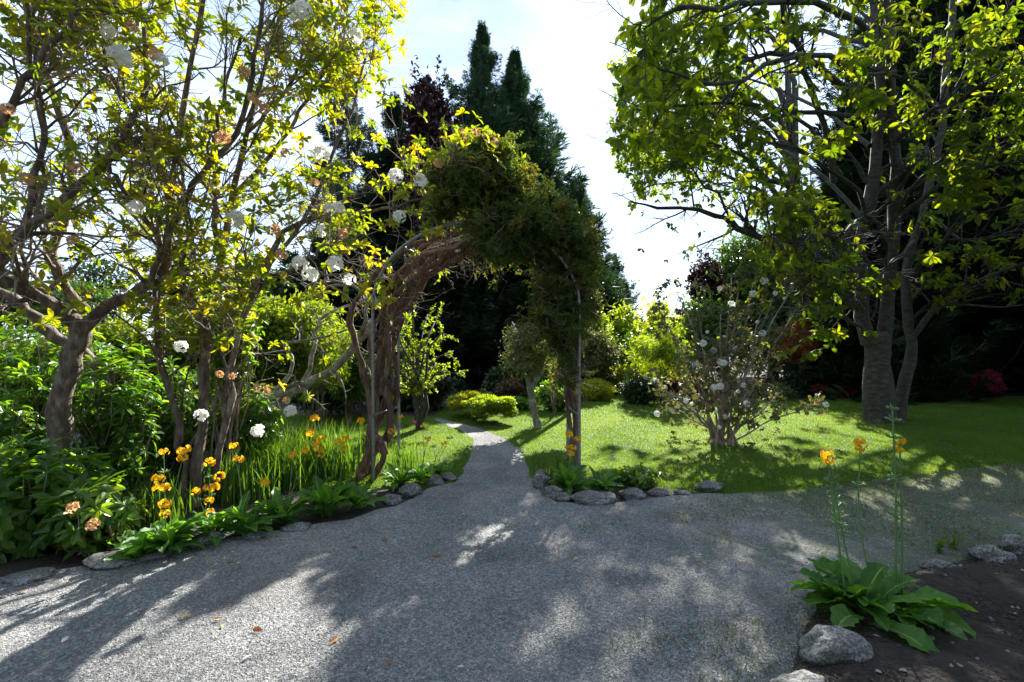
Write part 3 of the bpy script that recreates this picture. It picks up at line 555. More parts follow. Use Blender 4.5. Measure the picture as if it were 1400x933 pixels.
# ------------------------------------------------------------ the big broadleaf tree on the right
rng = np.random.default_rng(200); b0 = G(1203,577); d0 = b0[1]
bt = thing('broadleaf_tree','large grey trunked broadleaf tree on the right lawn with hanging bright green leaves','tree',b0)
g = Geo(); LS=[]; LR=[]
def LB(pts, r0, r1, keep=True, k=12, wob=.03, sides=8):
    p, r = limb(g, [P(*q) if len(q)==3 else np.array(q[:3]) for q in pts], r0, r1, k, sides, rng, .04, wob)
    if keep:
        a, b = rs(p, r, 10); LS.append(a); LR.append(b)
limb(g, [b0-[0,0,.1], b0+[0,0,.12], P(1200,520,d0), P(1200,480,d0), P(1196,455,d0)], .27, .2, 12, 14, rng, .03)
limb(g, [b0+[-.05,-.1,.0], b0+[-.35,-.25,-.03]], .14, .05, 4, 7, rng); limb(g, [b0+[.05,-.1,.0], b0+[.4,-.2,-.03]], .14, .05, 4, 7, rng)
LB([(1188,470,d0),(1176,400,d0),(1180,300,8.9),(1200,200,8.8),(1200,100,8.7),(1192,-40,8.6),(1180,-200,8.4)], .14, .04, 14)
LB([(1206,475,d0),(1215,400,9.0),(1226,300,8.9),(1222,200,8.8),(1222,90,8.6),(1214,-60,8.5),(1225,-220,8.3)], .13, .04, 14)
tk = G(1228,573)
p, r = limb(g, [tk-[0,0,.05], P(1236,520,9.25), P(1247,475,9.2), P(1242,430,9.2), P(1240,360,9.3), P(1265,280,9.4), P(1290,160,9.4), P(1300,20,9.4), P(1310,-150,9.4)], .11, .04, 16, 9, rng, .04, .02); a,b = rs(p,r,10); LS.append(a); LR.append(b)
LB([(1246,462,9.2),(1270,430,9.0),(1310,402,8.8),(1360,375,8.6),(1440,350,8.2)], .06, .02)
LB([(1184,430,9.0),(1140,388,8.8),(1090,368,8.5),(1045,332,8.2),(1000,308,7.9),(960,292,7.6),(905,286,7.3),(860,276,7.1)], .085, .012, k=16)
LB([(1010,312,7.95),(980,272,7.9),(950,238,7.9),(925,205,7.9),(905,180,7.9)], .028, .006)
LB([(1180,330,8.9),(1130,305,8.6),(1085,262,8.2),(1040,235,7.8),(1000,205,7.4),(955,192,7.0)], .06, .012)
LB([(1200,145,8.8),(1150,120,8.4),(1110,80,8.0),(1065,75,7.4),(1010,90,6.9),(960,115,6.5),(915,110,6.2)], .06, .012)
LB([(1222,100,8.6),(1170,90,8.0),(1110,75,7.2),(1060,85,6.5),(1000,112,5.9),(950,108,5.5),(900,95,5.2)], .055, .01)
LB([(1140,250,8.7),(1120,150,8.3),(1095,80,7.9),(1070,20,7.4),(1040,-60,6.9)], .06, .02)
LB([(1185,160,8.8),(1100,155,8.2),(1000,142,7.6),(930,145,7.0),(870,150,6.6)], .045, .01)
LB([(1200,60,8.7),(1130,10,7.6),(1060,0,6.6),(990,10,5.8),(930,20,5.1),(880,40,4.7)], .06, .01)
LB([(1195,-40,8.6),(1110,-60,7.2),(1020,-60,6.0),(950,-40,5.2),(900,0,4.6)], .06, .01)
LB([(1192,-100,8.5),(1100,-160,6.6),(1020,-180,5.4),(960,-160,4.6)], .06, .012)
LB([(1178,380,9.0),(1130,352,8.4),(1080,345,7.8),(1040,350,7.4)], .03, .008)
LB([(1150,370,8.9),(1110,392,8.4),(1080,420,8.1),(1050,440,7.9)], .025, .006)
LB([(1225,300,8.9),(1290,250,8.2),(1350,230,7.4),(1420,210,6.8)], .05, .012)
LB([(1222,200,8.8),(1280,150,8.0),(1350,120,7.2),(1420,100,6.6)], .05, .012)
LB([(1290,160,9.4),(1340,60,9.0),(1390,0,8.5),(1450,-60,8)], .04, .012)
LB([(1262,290,9.4),(1320,330,8.8),(1380,320,8.3),(1440,300,8)], .03, .01)
LB([(1222,90,8.6),(1260,20,7.6),(1300,-40,6.8),(1340,-80,6.2)], .05, .012)
LB([(1180,0,8.6),(1120,-80,8.6),(1060,-140,9.0),(990,-180,9.4)], .05, .012)
LB([(1200,-60,8.6),(1140,-120,9.6),(1080,-170,10.6),(1010,-190,11.4)], .05, .012)
LSa, LRa = np.array(LS), np.array(LR)
for pts in [[(1180,300,8.9),(1120,240,9.8),(1040,190,10.8),(960,170,11.8),(880,180,12.6),(840,200,13)],[(1190,200,8.8),(1120,150,10),(1030,110,11),(950,90,12),(880,90,12.8)],[(1176,380,9.0),(1130,320,10),(1060,280,11),(980,250,12),(900,250,12.5),(840,270,12.8)],[(1196,60,8.7),(1100,40,9.6),(1000,40,10.4),(930,60,11),(880,40,11.5)],[(1150,240,9.8),(1090,160,9.4),(1020,170,9),(950,150,8.6),(900,170,8.3)],[(1215,330,9),(1180,270,8.4),(1120,220,7.8),(1060,190,7.4),(1010,160,7)],
   [(1226,300,8.9),(1260,240,8.3),(1300,210,7.8),(1340,200,7.2)],[(1215,400,9),(1180,350,8.4),(1140,330,8),(1100,330,7.7)],[(1180,300,8.9),(1150,330,8.2),(1130,380,7.8)],[(1240,380,9.2),(1280,340,8.4),(1320,300,7.8),(1390,280,7.2)],[(1250,330,9.2),(1200,380,8.2),(1180,420,7.7)],[(1184,430,9),(1150,400,8),(1110,375,7.2),(1060,360,6.6),(1020,350,6.2)],[(1180,400,9),(1130,360,8.2),(1080,330,7.2),(1030,325,6.6)],[(1180,340,9),(1150,330,8),(1120,320,7),(1085,330,6)],[(1188,460,9),(1160,440,8.3),(1130,420,7.6),(1095,415,7.2)],[(1288,160,9.4),(1240,110,8.4),(1190,100,7.6),(1150,130,7)]]:
    LB(pts, .045, .008)
LSa, LRa = np.array(LS), np.array(LR)
P1,R1 = spawn(rng, LSa, LRa, 14, .5, 1.5, .3, 1, (25,70), .12, 6, .12, .55, .004); tubes(g, P1, R1, 5)
P2,R2 = spawn(rng, P1, R1, 7, .2, .65, .3, 1, (25,65), .05, 5, .14, .6, .002); tubes(g, P2, R2, 3)
build('trunk', g, 'greybark', bt, True)
g = Geo(); LF = T6
tips = P2[:,-1]; dd = P2[:,-1]-P2[:,-2]
px_ = 700+F*tips[:,0]/tips[:,1]; py_ = 466.5-F*(tips[:,2]-H)/tips[:,1]
# thin, almost bare lower limb; leafy above
bare = (py_ > 235+.1*(px_-850)) & (px_ < 1030) & (tips[:,1] < 9.3)
keep = rng.random(len(tips)) < np.select([bare, (px_>1150)&(px_<1265)&(py_>190)&(tips[:,1]<9.6), (px_>1000)&(px_<=1150)&(py_>300), (px_>960)&(px_<1150), px_>=1265], [.32,.1,.26,.38,.45], np.where(tips[:,1]<6.5,.42,.72)) * (px_ > 826+90*np.abs([noise.noise((a*.9,b*.9,c*1.1)) for a,b,c in tips]))
sm = bare[keep]
whorl(g, rng, tips[keep & ~bare], dd[keep & ~bare], 7, .165, .075, (50,95), LF, .9)
whorl(g, rng, tips[keep & bare], dd[keep & bare], 5, .095, .05, (50,95), LF, .6)
mid = P2[:,2]; k2 = (rng.random(len(mid)) < .45) & ~bare & keep
whorl(g, rng, mid[k2], dd[k2], 5, .155, .07, (60,100), LF, .9)
build('crown', g, 'treeleaf', bt)
# ------------------------------------------------------------ snowball bush
rng = np.random.default_rng(220); b0 = G(988,608); d0 = b0[1]
vb = thing('snowball_bush','many stemmed bush with round white flower balls standing alone on the right lawn','shrub',b0)
g = Geo(); S=[]; Rr=[]
ends = [(905,535),(925,560),(880,515),(960,470),(985,430),(1010,400),(1040,430),(1060,400),(1085,385),(940,430),(925,400),(950,380),(1000,380),(1030,385),(915,450),(1010,470),(1020,545),(1045,555),(975,500),(1090,420),(940,490),(1065,460),(900,420),(1070,535),(1125,548)]
for e in ends:
    dd_ = d0+rng.normal()*.35; s = b0+rng.normal(size=3)*[.1,.1,0]
    m_ = P(988+(e[0]-988)*.42+rng.normal()*4, 608+(e[1]-608)*.5, (d0+dd_)/2)
    p, r = limb(g, [s, m_, P(*e, dd_)], .02, .006, 10, 5, rng, .04, .012); S.append(p); Rr.append(r)
P1,R1 = spawn(rng, np.array(S), np.array(Rr), 12, .15, .5, .35, 1, (30,80), .1, 5, .16, .6, .0015); tubes(g, P1, R1, 3)
build('stem', g, 'twig', vb, True)
P2,R2 = spawn(rng, P1, R1, 2, .08, .2, .4, 1, (30,80), .0, 4, .16, .6, .001)
g = Geo(); whorl(g, rng, np.vstack([P1[:,-1],P2[:,-1]]), np.vstack([P1[:,-1]-P1[:,-2],P2[:,-1]-P2[:,-2]]), 5, .065, .042, (50,100), LF, .4)
build('foliage', g, 'viburnum', vb)
def ball(rng, n, rad, L):
    g = Geo(); d = rdir(rng, n); leaves(g, rng, d*rad*rng.uniform(.7,1,(n,1)), nrmz(np.cross(d, rdir(rng,n)))*.9+d*.3, d+rdir(rng,n)*.3, L, L*.9, T4); return g
spots = [(965,472,),(974,476),(960,482),(952,488),(955,500),(985,497),(1005,478),(1013,477),(990,500),(925,545),(938,548),(946,550),(942,558),(920,560),(905,530),(895,520),(885,520),(950,565),(1010,535),(1016,530),(1022,548),(975,530),(980,560),(985,525),(1000,545),(990,460),(968,455),(1035,440),(1050,410),(1060,400),(1085,395),(1030,405),(1010,400),(985,395),(1020,390),(1045,385),(955,440),(930,410),(945,395),(1000,415),(1025,430),(1040,455),(925,430),(1072,408),(1128,553),(992,575),(982,585),(900,567)]
proto = None
for i,(a,b_) in enumerate([s_ for k_,s_ in enumerate(spots) if s_[1] > 450 or k_ % 2]):
    q = P(a+rng.normal()*2, b_+rng.normal()*2, d0-.35+rng.normal()*.3)
    if proto is None: proto = build('flower_ball', ball(rng, 60, .036, .03), 'white', vb, at=q)
    else: place_copy(proto, vb, q, tuple(rng.random(3)*6), rng.uniform(.55,1.15))
# ------------------------------------------------------------ metal arch
fl = G(510,662); fr = G(792,660); rl = G(545,640); rr2 = G(776,638)
df = (fl[1]+fr[1])/2; dr = (rl[1]+rr2[1])/2
fl[1]=fr[1]=df; fl[0]=(510-700)/F*df; fr[0]=(792-700)/F*df; rl[1]=rr2[1]=dr; rl[0]=(545-700)/F*dr; rr2[0]=(776-700)/F*dr
ar = thing('garden_arch','thin grey metal pipe arch over the path, carrying the climbing plants','arch',(fl+fr)/2)
def archpts(a, b, top, spring=1.86):
    c = (a+b)/2; hw = abs(b[0]-a[0])/2; out = [a+[0,0,-.1], a+[0,0,.6], a+[0,0,1.2]]
    for t in np.linspace(0, np.pi, 15): out.append(np.array([c[0]-hw*math.cos(t), c[1], spring+(top-spring)*math.sin(t)]))
    return out+[b+[0,0,1.2], b+[0,0,.6], b+[0,0,-.1]]
for a, b in ((fl,fr),(rl,rr2)):
    g = Geo(); q = crm(archpts(a,b,2.76), 60); tubes(g, q, np.full(60,.0165), 10); build('arched_pipe', g, 'metal', ar, True)
def on(a, b, z, top=2.76, spring=1.86):
    c = (a+b)/2; hw = abs(b[0]-a[0])/2; return c, hw
for s,(a,b) in (('l',(fl,rl)),('r',(fr,rr2))):
    for z in (.72,1.6):
        g = Geo(); tubes(g, np.array([a+[0,-.02,z],(a+b)/2+[0,0,z],b+[0,.02,z]]), np.full(3,.011), 8); build('cross_bar', g, 'metal', ar, True)
for t in (.25,.5,.75):
    c1=(fl+fr)/2; c2=(rl+rr2)/2; h1=(fr[0]-fl[0])/2; h2=(rr2[0]-rl[0])/2; th=np.pi*t; z=1.86+.9*math.sin(th)
    g = Geo(); tubes(g, np.array([[c1[0]-h1*math.cos(th),df-.02,z],[c2[0]-h2*math.cos(th),dr+.02,z]]), np.full(2,.011), 8); build('cross_bar', g, 'metal', ar, True)
# ------------------------------------------------------------ climber, bare left half
rng = np.random.default_rng(300)
cb = G(503,660); tc_ = thing('twisted_climber','old climber with many twisted shredding brown stems rising up the left leg of the arch','climbing plant',cb)
ST = [([(497,662,5.2),(494,640,5.25),(508,612,5.3),(503,570,5.3),(499,520,5.3),(489,470,5.3),(485,430,5.3),(500,392,5.3),(528,355,5.3),(570,332,5.3),(620,322,5.3)],.045,.03),
 ([(492,665,5.3),(503,630,5.35),(530,598,5.4),(535,560,5.4),(525,510,5.4),(522,460,5.4),(538,400,5.4),(570,362,5.4),(620,340,5.4),(680,335,5.4),(720,345,5.4)],.05,.035),
 ([(508,664,5.3),(514,645,5.2),(526,620,5.2),(524,600,5.25),(508,585,5.3),(512,540,5.4),(518,480,5.4),(528,420,5.4),(548,378,5.4),(590,345,5.4),(640,328,5.4),(690,322,5.5)],.045,.03),
 ([(503,663,5.5),(512,620,5.5),(505,600,5.5),(522,560,5.5),(536,520,5.5),(535,470,5.55),(548,420,5.6),(580,375,5.6),(625,350,5.6),(690,345,5.6)],.045,.03),
 ([(515,600,5.3),(510,540,5.35),(524,480,5.3),(540,430,5.3),(560,385,5.3),(600,352,5.3),(650,336,5.3),(700,330,5.4)],.035,.03),
 ([(530,580,5.5),(541,540,5.5),(538,490,5.5),(552,440,5.5),(572,395,5.5),(610,358,5.5),(660,345,5.5)],.03,.025),
 ([(500,610,5.35),(515,560,5.3),(507,500,5.35),(516,450,5.4),(536,395,5.45),(566,350,5.5),(610,325,5.5),(660,312,5.5)],.03,.025),
 ([(520,540,5.25),(530,500,5.2),(528,450,5.2),(545,405,5.2),(575,368,5.2),(615,345,5.2),(655,330,5.2)],.03,.022),
 ([(512,480,5.3),(534,440,5.35),(543,400,5.5),(578,350,5.6),(630,330,5.6),(700,325,5.7)],.03,.025),
 ([(522,620,5.4),(512,590,5.45),(530,545,5.5),(520,500,5.6),(530,450,5.6),(556,392,5.65),(600,350,5.7),(660,335,5.7)],.035,.025),
 ([(536,470,5.35),(544,440,5.3),(560,405,5.35),(590,372,5.35),(640,352,5.4)],.03,.02),
 ([(526,480,5.45),(535,430,5.4),(555,400,5.45),(596,360,5.5),(650,350,5.5),(700,350,5.5)],.035,.02)]
rngv = np.random.default_rng(301)
for pts, r0, r1 in ST:
    g = Geo(); q = crm([P(*p_) for p_ in pts], 44); uu_ = np.linspace(0,1,44); ph_ = rngv.random()*6; q += np.stack([np.sin(uu_*15+ph_)*.022, np.cos(uu_*13+ph_)*.03, np.sin(uu_*11+ph_)*.02],-1)*np.minimum(uu_*6,1)[:,None]; q[1:-1] += rngv.normal(size=(42,3))*.008; q = q+np.cumsum(rngv.normal(size=(44,3))*.002,0)
    r = .86*np.linspace(r0, r1, 44)*(1+.15*np.sin(np.arange(44)*.9+rngv.random()*6))*(1+.06*rngv.normal(size=44)); tubes(g, q, r, 11, rngv, .10); build('stem', g, 'vine', tc_, True)
for pts, r0, r1 in [([(575,348,5.2),(600,342,5.15),(622,337,5.1),(640,325,5.1),(655,316,5.1),(668,300,5.15)],.024,.012),([(640,320,5.2),(660,300,5.1),(648,288,5.1)],.014,.006),([(560,360,5.2),(545,372,5.1),(556,392,5.1)],.01,.004)]:
    g = Geo(); limb(g, [P(*p_) for p_ in pts], r0, r1, 16, 8, rngv, .06, .004); build('dead_stem', g, 'barevine', tc_, True, label='smooth pale dead stem')
g = Geo(); base = np.array([rs(crm([P(*p_) for p_ in pts],20), np.full(20,.02), 10)[0] for pts,_,_ in ST])
P1,R1 = spawn(rngv, base, np.full(base.shape[:2],.006), 12, .2, .6, .45, 1, (30,90), .05, 6, .25, .8, .0015); tubes(g, P1, R1, 4)
P2,R2 = spawn(rngv, P1, R1, 3, .08, .3, .3, 1, (30,90), .0, 5, .25, .7, .001); tubes(g, P2, R2, 3); build('twig', g, 'twig', tc_, True)
# ------------------------------------------------------------ climber, leafy right half
rng = np.random.default_rng(310); cb = G(786,652)
lc_ = thing('leafy_climber','dense small leaved climber cloaking the top and right leg of the arch','climbing plant',cb)
for pts, r0, r1 in [([(782,654,5.4),(785,610,5.4),(790,560,5.4),(784,510,5.4),(776,460,5.4),(765,410,5.4),(740,370,5.4),(700,345,5.4)],.024,.03),
  ([(788,652,5.3),(782,600,5.35),(776,550,5.4),(778,500,5.4),(784,450,5.4),(772,400,5.3),(735,350,5.3),(690,330,5.3)],.02,.028),
  ([(779,655,5.5),(778,620,5.5),(786,570,5.5),(772,520,5.5),(770,470,5.55),(760,420,5.6),(730,375,5.6)],.02,.025),
  ([(786,650,5.45),(790,600,5.5),(782,540,5.4),(790,490,5.4),(778,440,5.5),(770,400,5.5)],.018,.02),
  ([(776,560,5.4),(770,510,5.4),(764,470,5.45),(756,430,5.5),(735,390,5.5)],.015,.02)]:
    g = Geo(); q = crm([P(*p_) for p_ in pts], 36); q = q+rng.normal(size=q.shape)*.006; r = np.linspace(r0, r1, 36)*(1+.12*rng.normal(size=36)); tubes(g, q, r, 10, rng, .1); build('stem', g, 'vine', lc_, True)
LU = [(612,245,34,5.5),(640,225,34,5.5),(660,262,44,5.5),(696,250,36,5.5),(726,288,42,5.5),(690,300,40,5.4),(755,318,44,5.5),(772,362,44,5.5),(786,325,20,5.5),(776,412,30,5.4),(607,282,24,5.4),(762,296,26,5.6),(668,325,26,5.2),(684,345,22,5.2),(772,452,22,5.4),(750,400,26,5.4),(716,322,36,5.3),(640,262,34,5.4),(790,350,24,5.5),(792,395,18,5.5),(766,480,22,5.4),(774,515,15,5.4),(752,440,24,5.4),(778,445,24,5.4),(680,218,32,5.6),(705,300,36,5.2),(786,320,26,5.5),(664,300,26,5.2)]
g = Geo(); gt = Geo()
for cx,cy,rp,dd_ in LU:
    for kk in range(2):
        rr_ = rp/F*dd_; c = P(cx,cy,dd_-.3+kk*.42+rng.uniform(-.08,.08)); n = int(1750*(rp/36)**2)
        p_, dn, lt = lumpy(rng, c, (rr_*1.05,rr_*1.1,rr_*1.05), n, 13, .27, .5, wisp=.9)
        m_ = n//5; whorl(g, rng, p_[:m_], dn[:m_]+rdir(rng,m_)*.5, 6, .062, .023, (35,95), T4, .5, tints=lt[:m_])
        tw = [c+np.zeros((1,3)), ]; e = c+rdir(rng,14)*rr_*1.1; pp = np.stack([np.repeat(c[None],14,0)*.7+e*.3, (c+e)/2+rng.normal(size=(14,3))*.03, e],1); tubes(gt, pp, np.repeat([[.005,.003,.0012]],14,0), 3)
# hanging sprays on the underside and shaggy outline
nS = 620; k = rng.integers(0,len(LU),nS); sp = []
for j in k:
    cx,cy,rp,dd_ = LU[j]; a = rng.random()*6.28; s = P(cx+math.cos(a)*rp*.8, cy+math.sin(a)*rp*.8, dd_+rng.uniform(-.35,.3)); e = s+np.array([math.cos(a)*rng.uniform(.08,.24)+rng.normal()*.05, rng.normal()*.08, -math.sin(a)*rng.uniform(.08,.2)-.05+rng.normal()*.05])
    sp.append(crm([s,(s+e)/2+rng.normal(size=3)*.02,e],5))
sp = np.array(sp); tubes(gt, sp, np.repeat([[.004,.003,.003,.002,.001]],nS,0), 3); along(g, rng, sp, 30, .05, .019, 0, .3)
build('foliage', g, 'archfol', lc_); build('twig', gt, 'twig', lc_, True)
# thin twigs hugging the right leg
g = Geo(); s0 = np.stack([P(x_,y_,5.4) for x_,y_ in zip(rng.uniform(768,792,90), rng.uniform(430,520,90))]); pp = np.stack([s0, s0+rng.normal(size=(90,3))*[.03,.03,.05]+[0,0,.15], s0+rng.normal(size=(90,3))*[.05,.05,.08]+[0,0,.35]],1); tubes(g, pp, np.repeat([[.005,.004,.002]],90,0), 4); build('shredded_bark', g, 'vine', lc_, True)

# ------------------------------------------------------------ flower trusses, shared meshes
def truss(rng, nf, rad, pl):
    g = Geo(); k = np.arange(nf)+.5; ph = np.arccos(1-1.45*k/nf); th0 = np.pi*(1+5**.5)*k
    d = np.stack([np.cos(th0)*np.sin(ph), np.sin(th0)*np.sin(ph), np.cos(ph)],-1)+rng.normal(size=(nf,3))*.12; d = nrmz(d); c = d*rad*rng.uniform(.55,.8,(nf,1))
    for i in range(nf):
        a = nrmz(np.cross(d[i], rdir(rng,1)[0])); b = np.cross(d[i], a); th = np.arange(5)*2*np.pi/5+rng.random()
        rad_ = np.cos(th)[:,None]*a+np.sin(th)[:,None]*b
        leaves(g, rng, np.repeat(c[i][None],5,0), rad_+d[i]*rng.uniform(.25,.7), d[i]-rad_*.3, pl*rng.uniform(.75,1.15,5), pl*.7, T6, np.full(5,rng.random()))
    return g
PROTO = {}
def bloom(kind, parent, q, s=1., rng=np.random.default_rng(9)):
    e_ = np.array([0,0,H]); q = e_+(q-e_)*.93
    if kind not in PROTO:
        gg = truss(rng, 15, .075, .042) if kind != 'tan' else truss(rng, 15, .07, .03)
        PROTO[kind] = build('flower_cluster', gg, kind, parent, at=q)
    else: place_copy(PROTO[kind], parent, q, (rng.normal()*.5, rng.normal()*.5, rng.random()*6.3), s*rng.uniform(.85,1.2))
# leafy shoots with faded blooms on top of the arch
rng = np.random.default_rng(320); tp = thing('flowering_top','yellow green rhododendron shoots with faded tan blooms growing on top of the arch','shrub',P(655,235,5.5))
g = Geo(); gl = Geo(); e = np.stack([P(x_,y_,5.5+rng.normal()*.12) for x_,y_ in [(632,190),(645,186),(660,190),(675,198),(690,208),(640,200),(655,205),(672,212),(700,215),(628,205),(684,200),(650,195),(622,215),(706,226),(666,200),(598,228),(588,222),(612,205),(618,195),(648,178),(668,184),(680,190),(696,202),(712,218),(720,232),(604,216),(636,196),(658,186),(690,212),(664,178)]])
s = np.repeat(P(655,250,5.5)[None],len(e),0)+rng.normal(size=e.shape)*.08; pp = np.stack([s,(s+e)/2+rng.normal(size=e.shape)*.02,e],1); tubes(g, pp, np.repeat([[.008,.006,.004]],len(e),0), 4); build('stem', g, 'twig', tp, True)
whorl(gl, rng, e, e-s, 8, .1, .036, (40,95), T6, .3); whorl(gl, rng, pp[:,1], e-s, 6, .09, .034, (50,95), T6, .3); build('foliage', gl, 'rhodo', tp)
for x_,y_ in [(634,186),(650,182),(676,196),(664,190),(598,224)]: bloom('tan', tp, P(x_,y_,5.45), .8)
# ------------------------------------------------------------ rhododendron trees on the left
LF = T6
def rhodo(name, label, base, limbs, seed, m1, m2, m3, leafprob, blooms, bark='bark', topbias=True):
    rng = np.random.default_rng(seed); r = thing(name, label, 'tree', base); g = Geo(); S=[]; Q=[]
    for pts, r0, r1, keep in limbs:
        p, rad = limb(g, [P(*q) for q in pts], r0*.85, r1*.85, 18, 10, rng, .05, .012)
        if keep: a,b = rs(p, rad, 12); S.append(a); Q.append(b)
    S=np.array(S); Q=np.array(Q)
    P1,R1 = spawn(rng, S, Q, m1, .35, 1.15, .2, 1, (25,75), .12, 7, .2, .5, .004); tubes(g, P1, R1, 5)
    build('trunk', g, bark, r, True); g = Geo()
    P2,R2 = spawn(rng, P1, R1, m2, .2, .65, .25, 1, (25,75), .12, 6, .22, .65, .0025); tubes(g, P2, R2, 4)
    P3,R3 = spawn(rng, P2, R2, m3, .1, .35, .35, 1, (20,65), .12, 5, .2, .7, .0015); tubes(g, P3, R3, 3)
    build('twig', g, 'twig', r, True)
    g = Geo(); tips = P3[:,-1]; dd = P3[:,-1]-P3[:,-2]; cl = np.array([noise.noise((a*1.3+seed,b*1.3,c*1.3)) for a,b,c in tips])
    kp = rng.random(len(tips)) < leafprob*np.clip(1+cl*2.2,.15,2); dz = nrmz(dd[kp]); dz[:,2] += .5
    whorl(g, rng, tips[kp], dz, 7, .088, .04, (45,95), LF, .25)
    build('foliage', g, 'rhodo', r)
    for kind, a, b, d in blooms: bloom(kind, r, P(a,b,d), .72 if kind == 'tan' else .85 if d > 3.65 else .62)
    return r
g1 = G(84,705)
rhodo('rhododendron_tree','gnarled dark forked rhododendron trunk at the left edge with white and tan blooms high up', g1, [
 ([(84,707,4.15),(78,650,4.15),(82,570,4.15),(96,500,4.12),(108,462,4.1),(116,438,4.1)],.10,.085,False),
 ([(112,452,4.1),(90,428,4.05),(50,402,3.95),(0,385,3.8),(-90,355,3.6),(-180,300,3.4)],.08,.045,True),
 ([(114,450,4.1),(150,418,4.1),(190,396,4.15),(222,372,4.2),(234,320,4.25),(232,250,4.2),(244,170,4.15),(262,70,4.1),(290,-60,4.0),(300,-200,4)],.06,.015,True),
 ([(160,520,4.7),(100,475,4.6),(60,450,4.5),(20,410,4.4),(-60,380,4.3)],.07,.05,False),
 ([(118,425,4.5),(85,385,4.4),(70,345,4.3),(85,300,4.2),(100,240,4.1),(80,150,4.0),(40,40,3.9),(20,-80,3.8)],.06,.025,True),
 ([(-60,430,3.6),(-10,372,3.6),(40,312,3.6),(90,268,3.6),(150,220,3.7),(190,150,3.8),(200,60,3.8),(180,-60,3.8)],.055,.014,True),
 ([(30,320,3.6),(60,180,3.5),(40,80,3.4),(40,-60,3.4)],.03,.01,True),
 ([(-80,300,3.4),(-10,190,3.4),(30,120,3.3),(90,40,3.3),(120,-60,3.3)],.038,.012,True),
 ([(234,310,4.2),(270,250,4.1),(330,170,4.0),(350,60,3.9),(370,-60,3.9)],.035,.015,True),
 ([(232,260,4.2),(190,180,4.1),(150,100,4.0),(130,20,4.0)],.03,.012,True),
 ([(205,392,4.1),(215,330,3.9),(170,260,3.7),(130,200,3.6)],.03,.012,True)],
 400, 12, 6, 3, .42, [('white',165,78,3.5),('white',222,82,3.5),('tan',180,38,3.5),('white',185,285,3.6),('tan',212,76,3.5),('tan',105,232,3.4),('white',148,44,3.6),('white',415,12,3.9),('tan',300,190,3.8),('tan',10,150,3.3),('tan',35,245,3.4),('tan',100,330,3.6)])
g2 = G(270,692)
rhodo('rhododendron_tree','many stemmed rhododendron mid border, its white blooms reaching to the arch', g2, [
 ([(268,694,4.4),(272,620,4.4),(278,540,4.45),(284,450,4.5),(300,360,4.5),(318,270,4.5),(340,180,4.5),(370,70,4.5),(400,-40,4.5)],.06,.015,True),
 ([(282,690,4.45),(300,620,4.4),(318,545,4.4),(316,500,4.4),(328,455,4.4),(360,380,4.4),(410,310,4.5),(450,230,4.6),(480,140,4.7),(500,80,4.7)],.042,.012,True),
 ([(258,692,4.4),(252,640,4.4),(240,560,4.4),(215,480,4.35),(212,420,4.3),(220,350,4.3),(215,280,4.3)],.04,.018,True),
 ([(330,440,4.4),(380,330,4.5),(440,295,4.7),(510,292,4.9),(570,272,5.1),(620,240,5.2)],.035,.008,True),
 ([(300,360,4.5),(290,260,4.4),(300,150,4.3),(330,50,4.3)],.035,.012,True),
 ([(360,380,4.4),(400,370,4.5),(440,340,4.6),(480,320,4.8)],.028,.008,True),
 ([(318,270,4.5),(380,200,4.6),(430,120,4.7),(470,60,4.8)],.03,.01,True),
 ([(340,180,4.5),(400,110,4.6),(430,30,4.6)],.02,.01,True),
 ([(284,450,4.4),(250,380,4.2),(260,300,4.1),(240,220,4.1)],.03,.01,True)],
 401, 12, 6, 3, .56, [('white',322,298,4.1),('white',450,286,4.5),('white',462,284,4.5),('white',410,360,4.3),('white',458,360,4.4),('white',478,382,4.5),('white',542,240,4.9),('white',575,248,5.0),('white',486,50,4.6),('white',405,18,4.4),('white',443,316,4.5),('white',425,376,4.3),('tan',335,100,4.1),('tan',358,148,4.1),('tan',345,135,4.1),('tan',305,188,4.1),('tan',470,320,4.6),('tan',385,350,4.3),('tan',375,315,4.3),('tan',390,210,4.3),('white',546,296,5.0),('white',440,210,4.5),('tan',545,380,4.9) if 0 else ('tan',430,250,4.5)])
# low pale limb sweeping to the arch
rng = np.random.default_rng(410); b0 = G(318,642)
ll = thing('leaning_tree','pale lichened limb sweeping low across the border towards the left leg of the arch','tree',b0)
g = Geo(); S=[]; Q=[]
for pts, r0, r1 in [([(318,640,5.70),(325,596,5.70),(350,556,5.70),(385,540,5.70),(425,524,5.75),(460,500,5.85),(488,468,5.95),(510,438,6.05)],.075,.04),([(410,532,5.75),(430,480,5.85),(436,440,5.95),(470,420,6.05),(500,412,6.15)],.03,.012),([(370,545,5.70),(400,500,5.75),(390,470,5.75),(440,462,5.75),(480,450,5.95)],.028,.01),([(470,490,5.85),(500,440,5.95),(496,400,5.95),(455,384,5.85),(425,398,5.85)],.028,.01),([(430,395,5.85),(470,390,5.95),(560,372,6.15),(600,372,6.15)],.018,.006)]:
    p,r = limb(g, [P(*q) for q in pts], r0, r1, 16, 10, rng, .06, .012); a,b = rs(p,r,10); S.append(a); Q.append(b)
P1,R1 = spawn(rng, np.array(S), np.array(Q), 9, .2, .6, .35, 1, (30,85), .05, 6, .25, .5, .003); tubes(g, P1, R1, 4)
P2,R2 = spawn(rng, P1, R1, 3, .1, .3, .35, 1, (30,85), .05, 5, .25, .7, .0015); tubes(g, P2, R2, 3); build('trunk', g, 'palebark', ll, True)
g = Geo(); kp = rng.random(len(P2))<.28; whorl(g, rng, P2[kp][:,-1], P2[kp][:,-1]-P2[kp][:,-2], 6, .08, .03, (45,95), LF, .2); build('foliage', g, 'rhodo', ll)

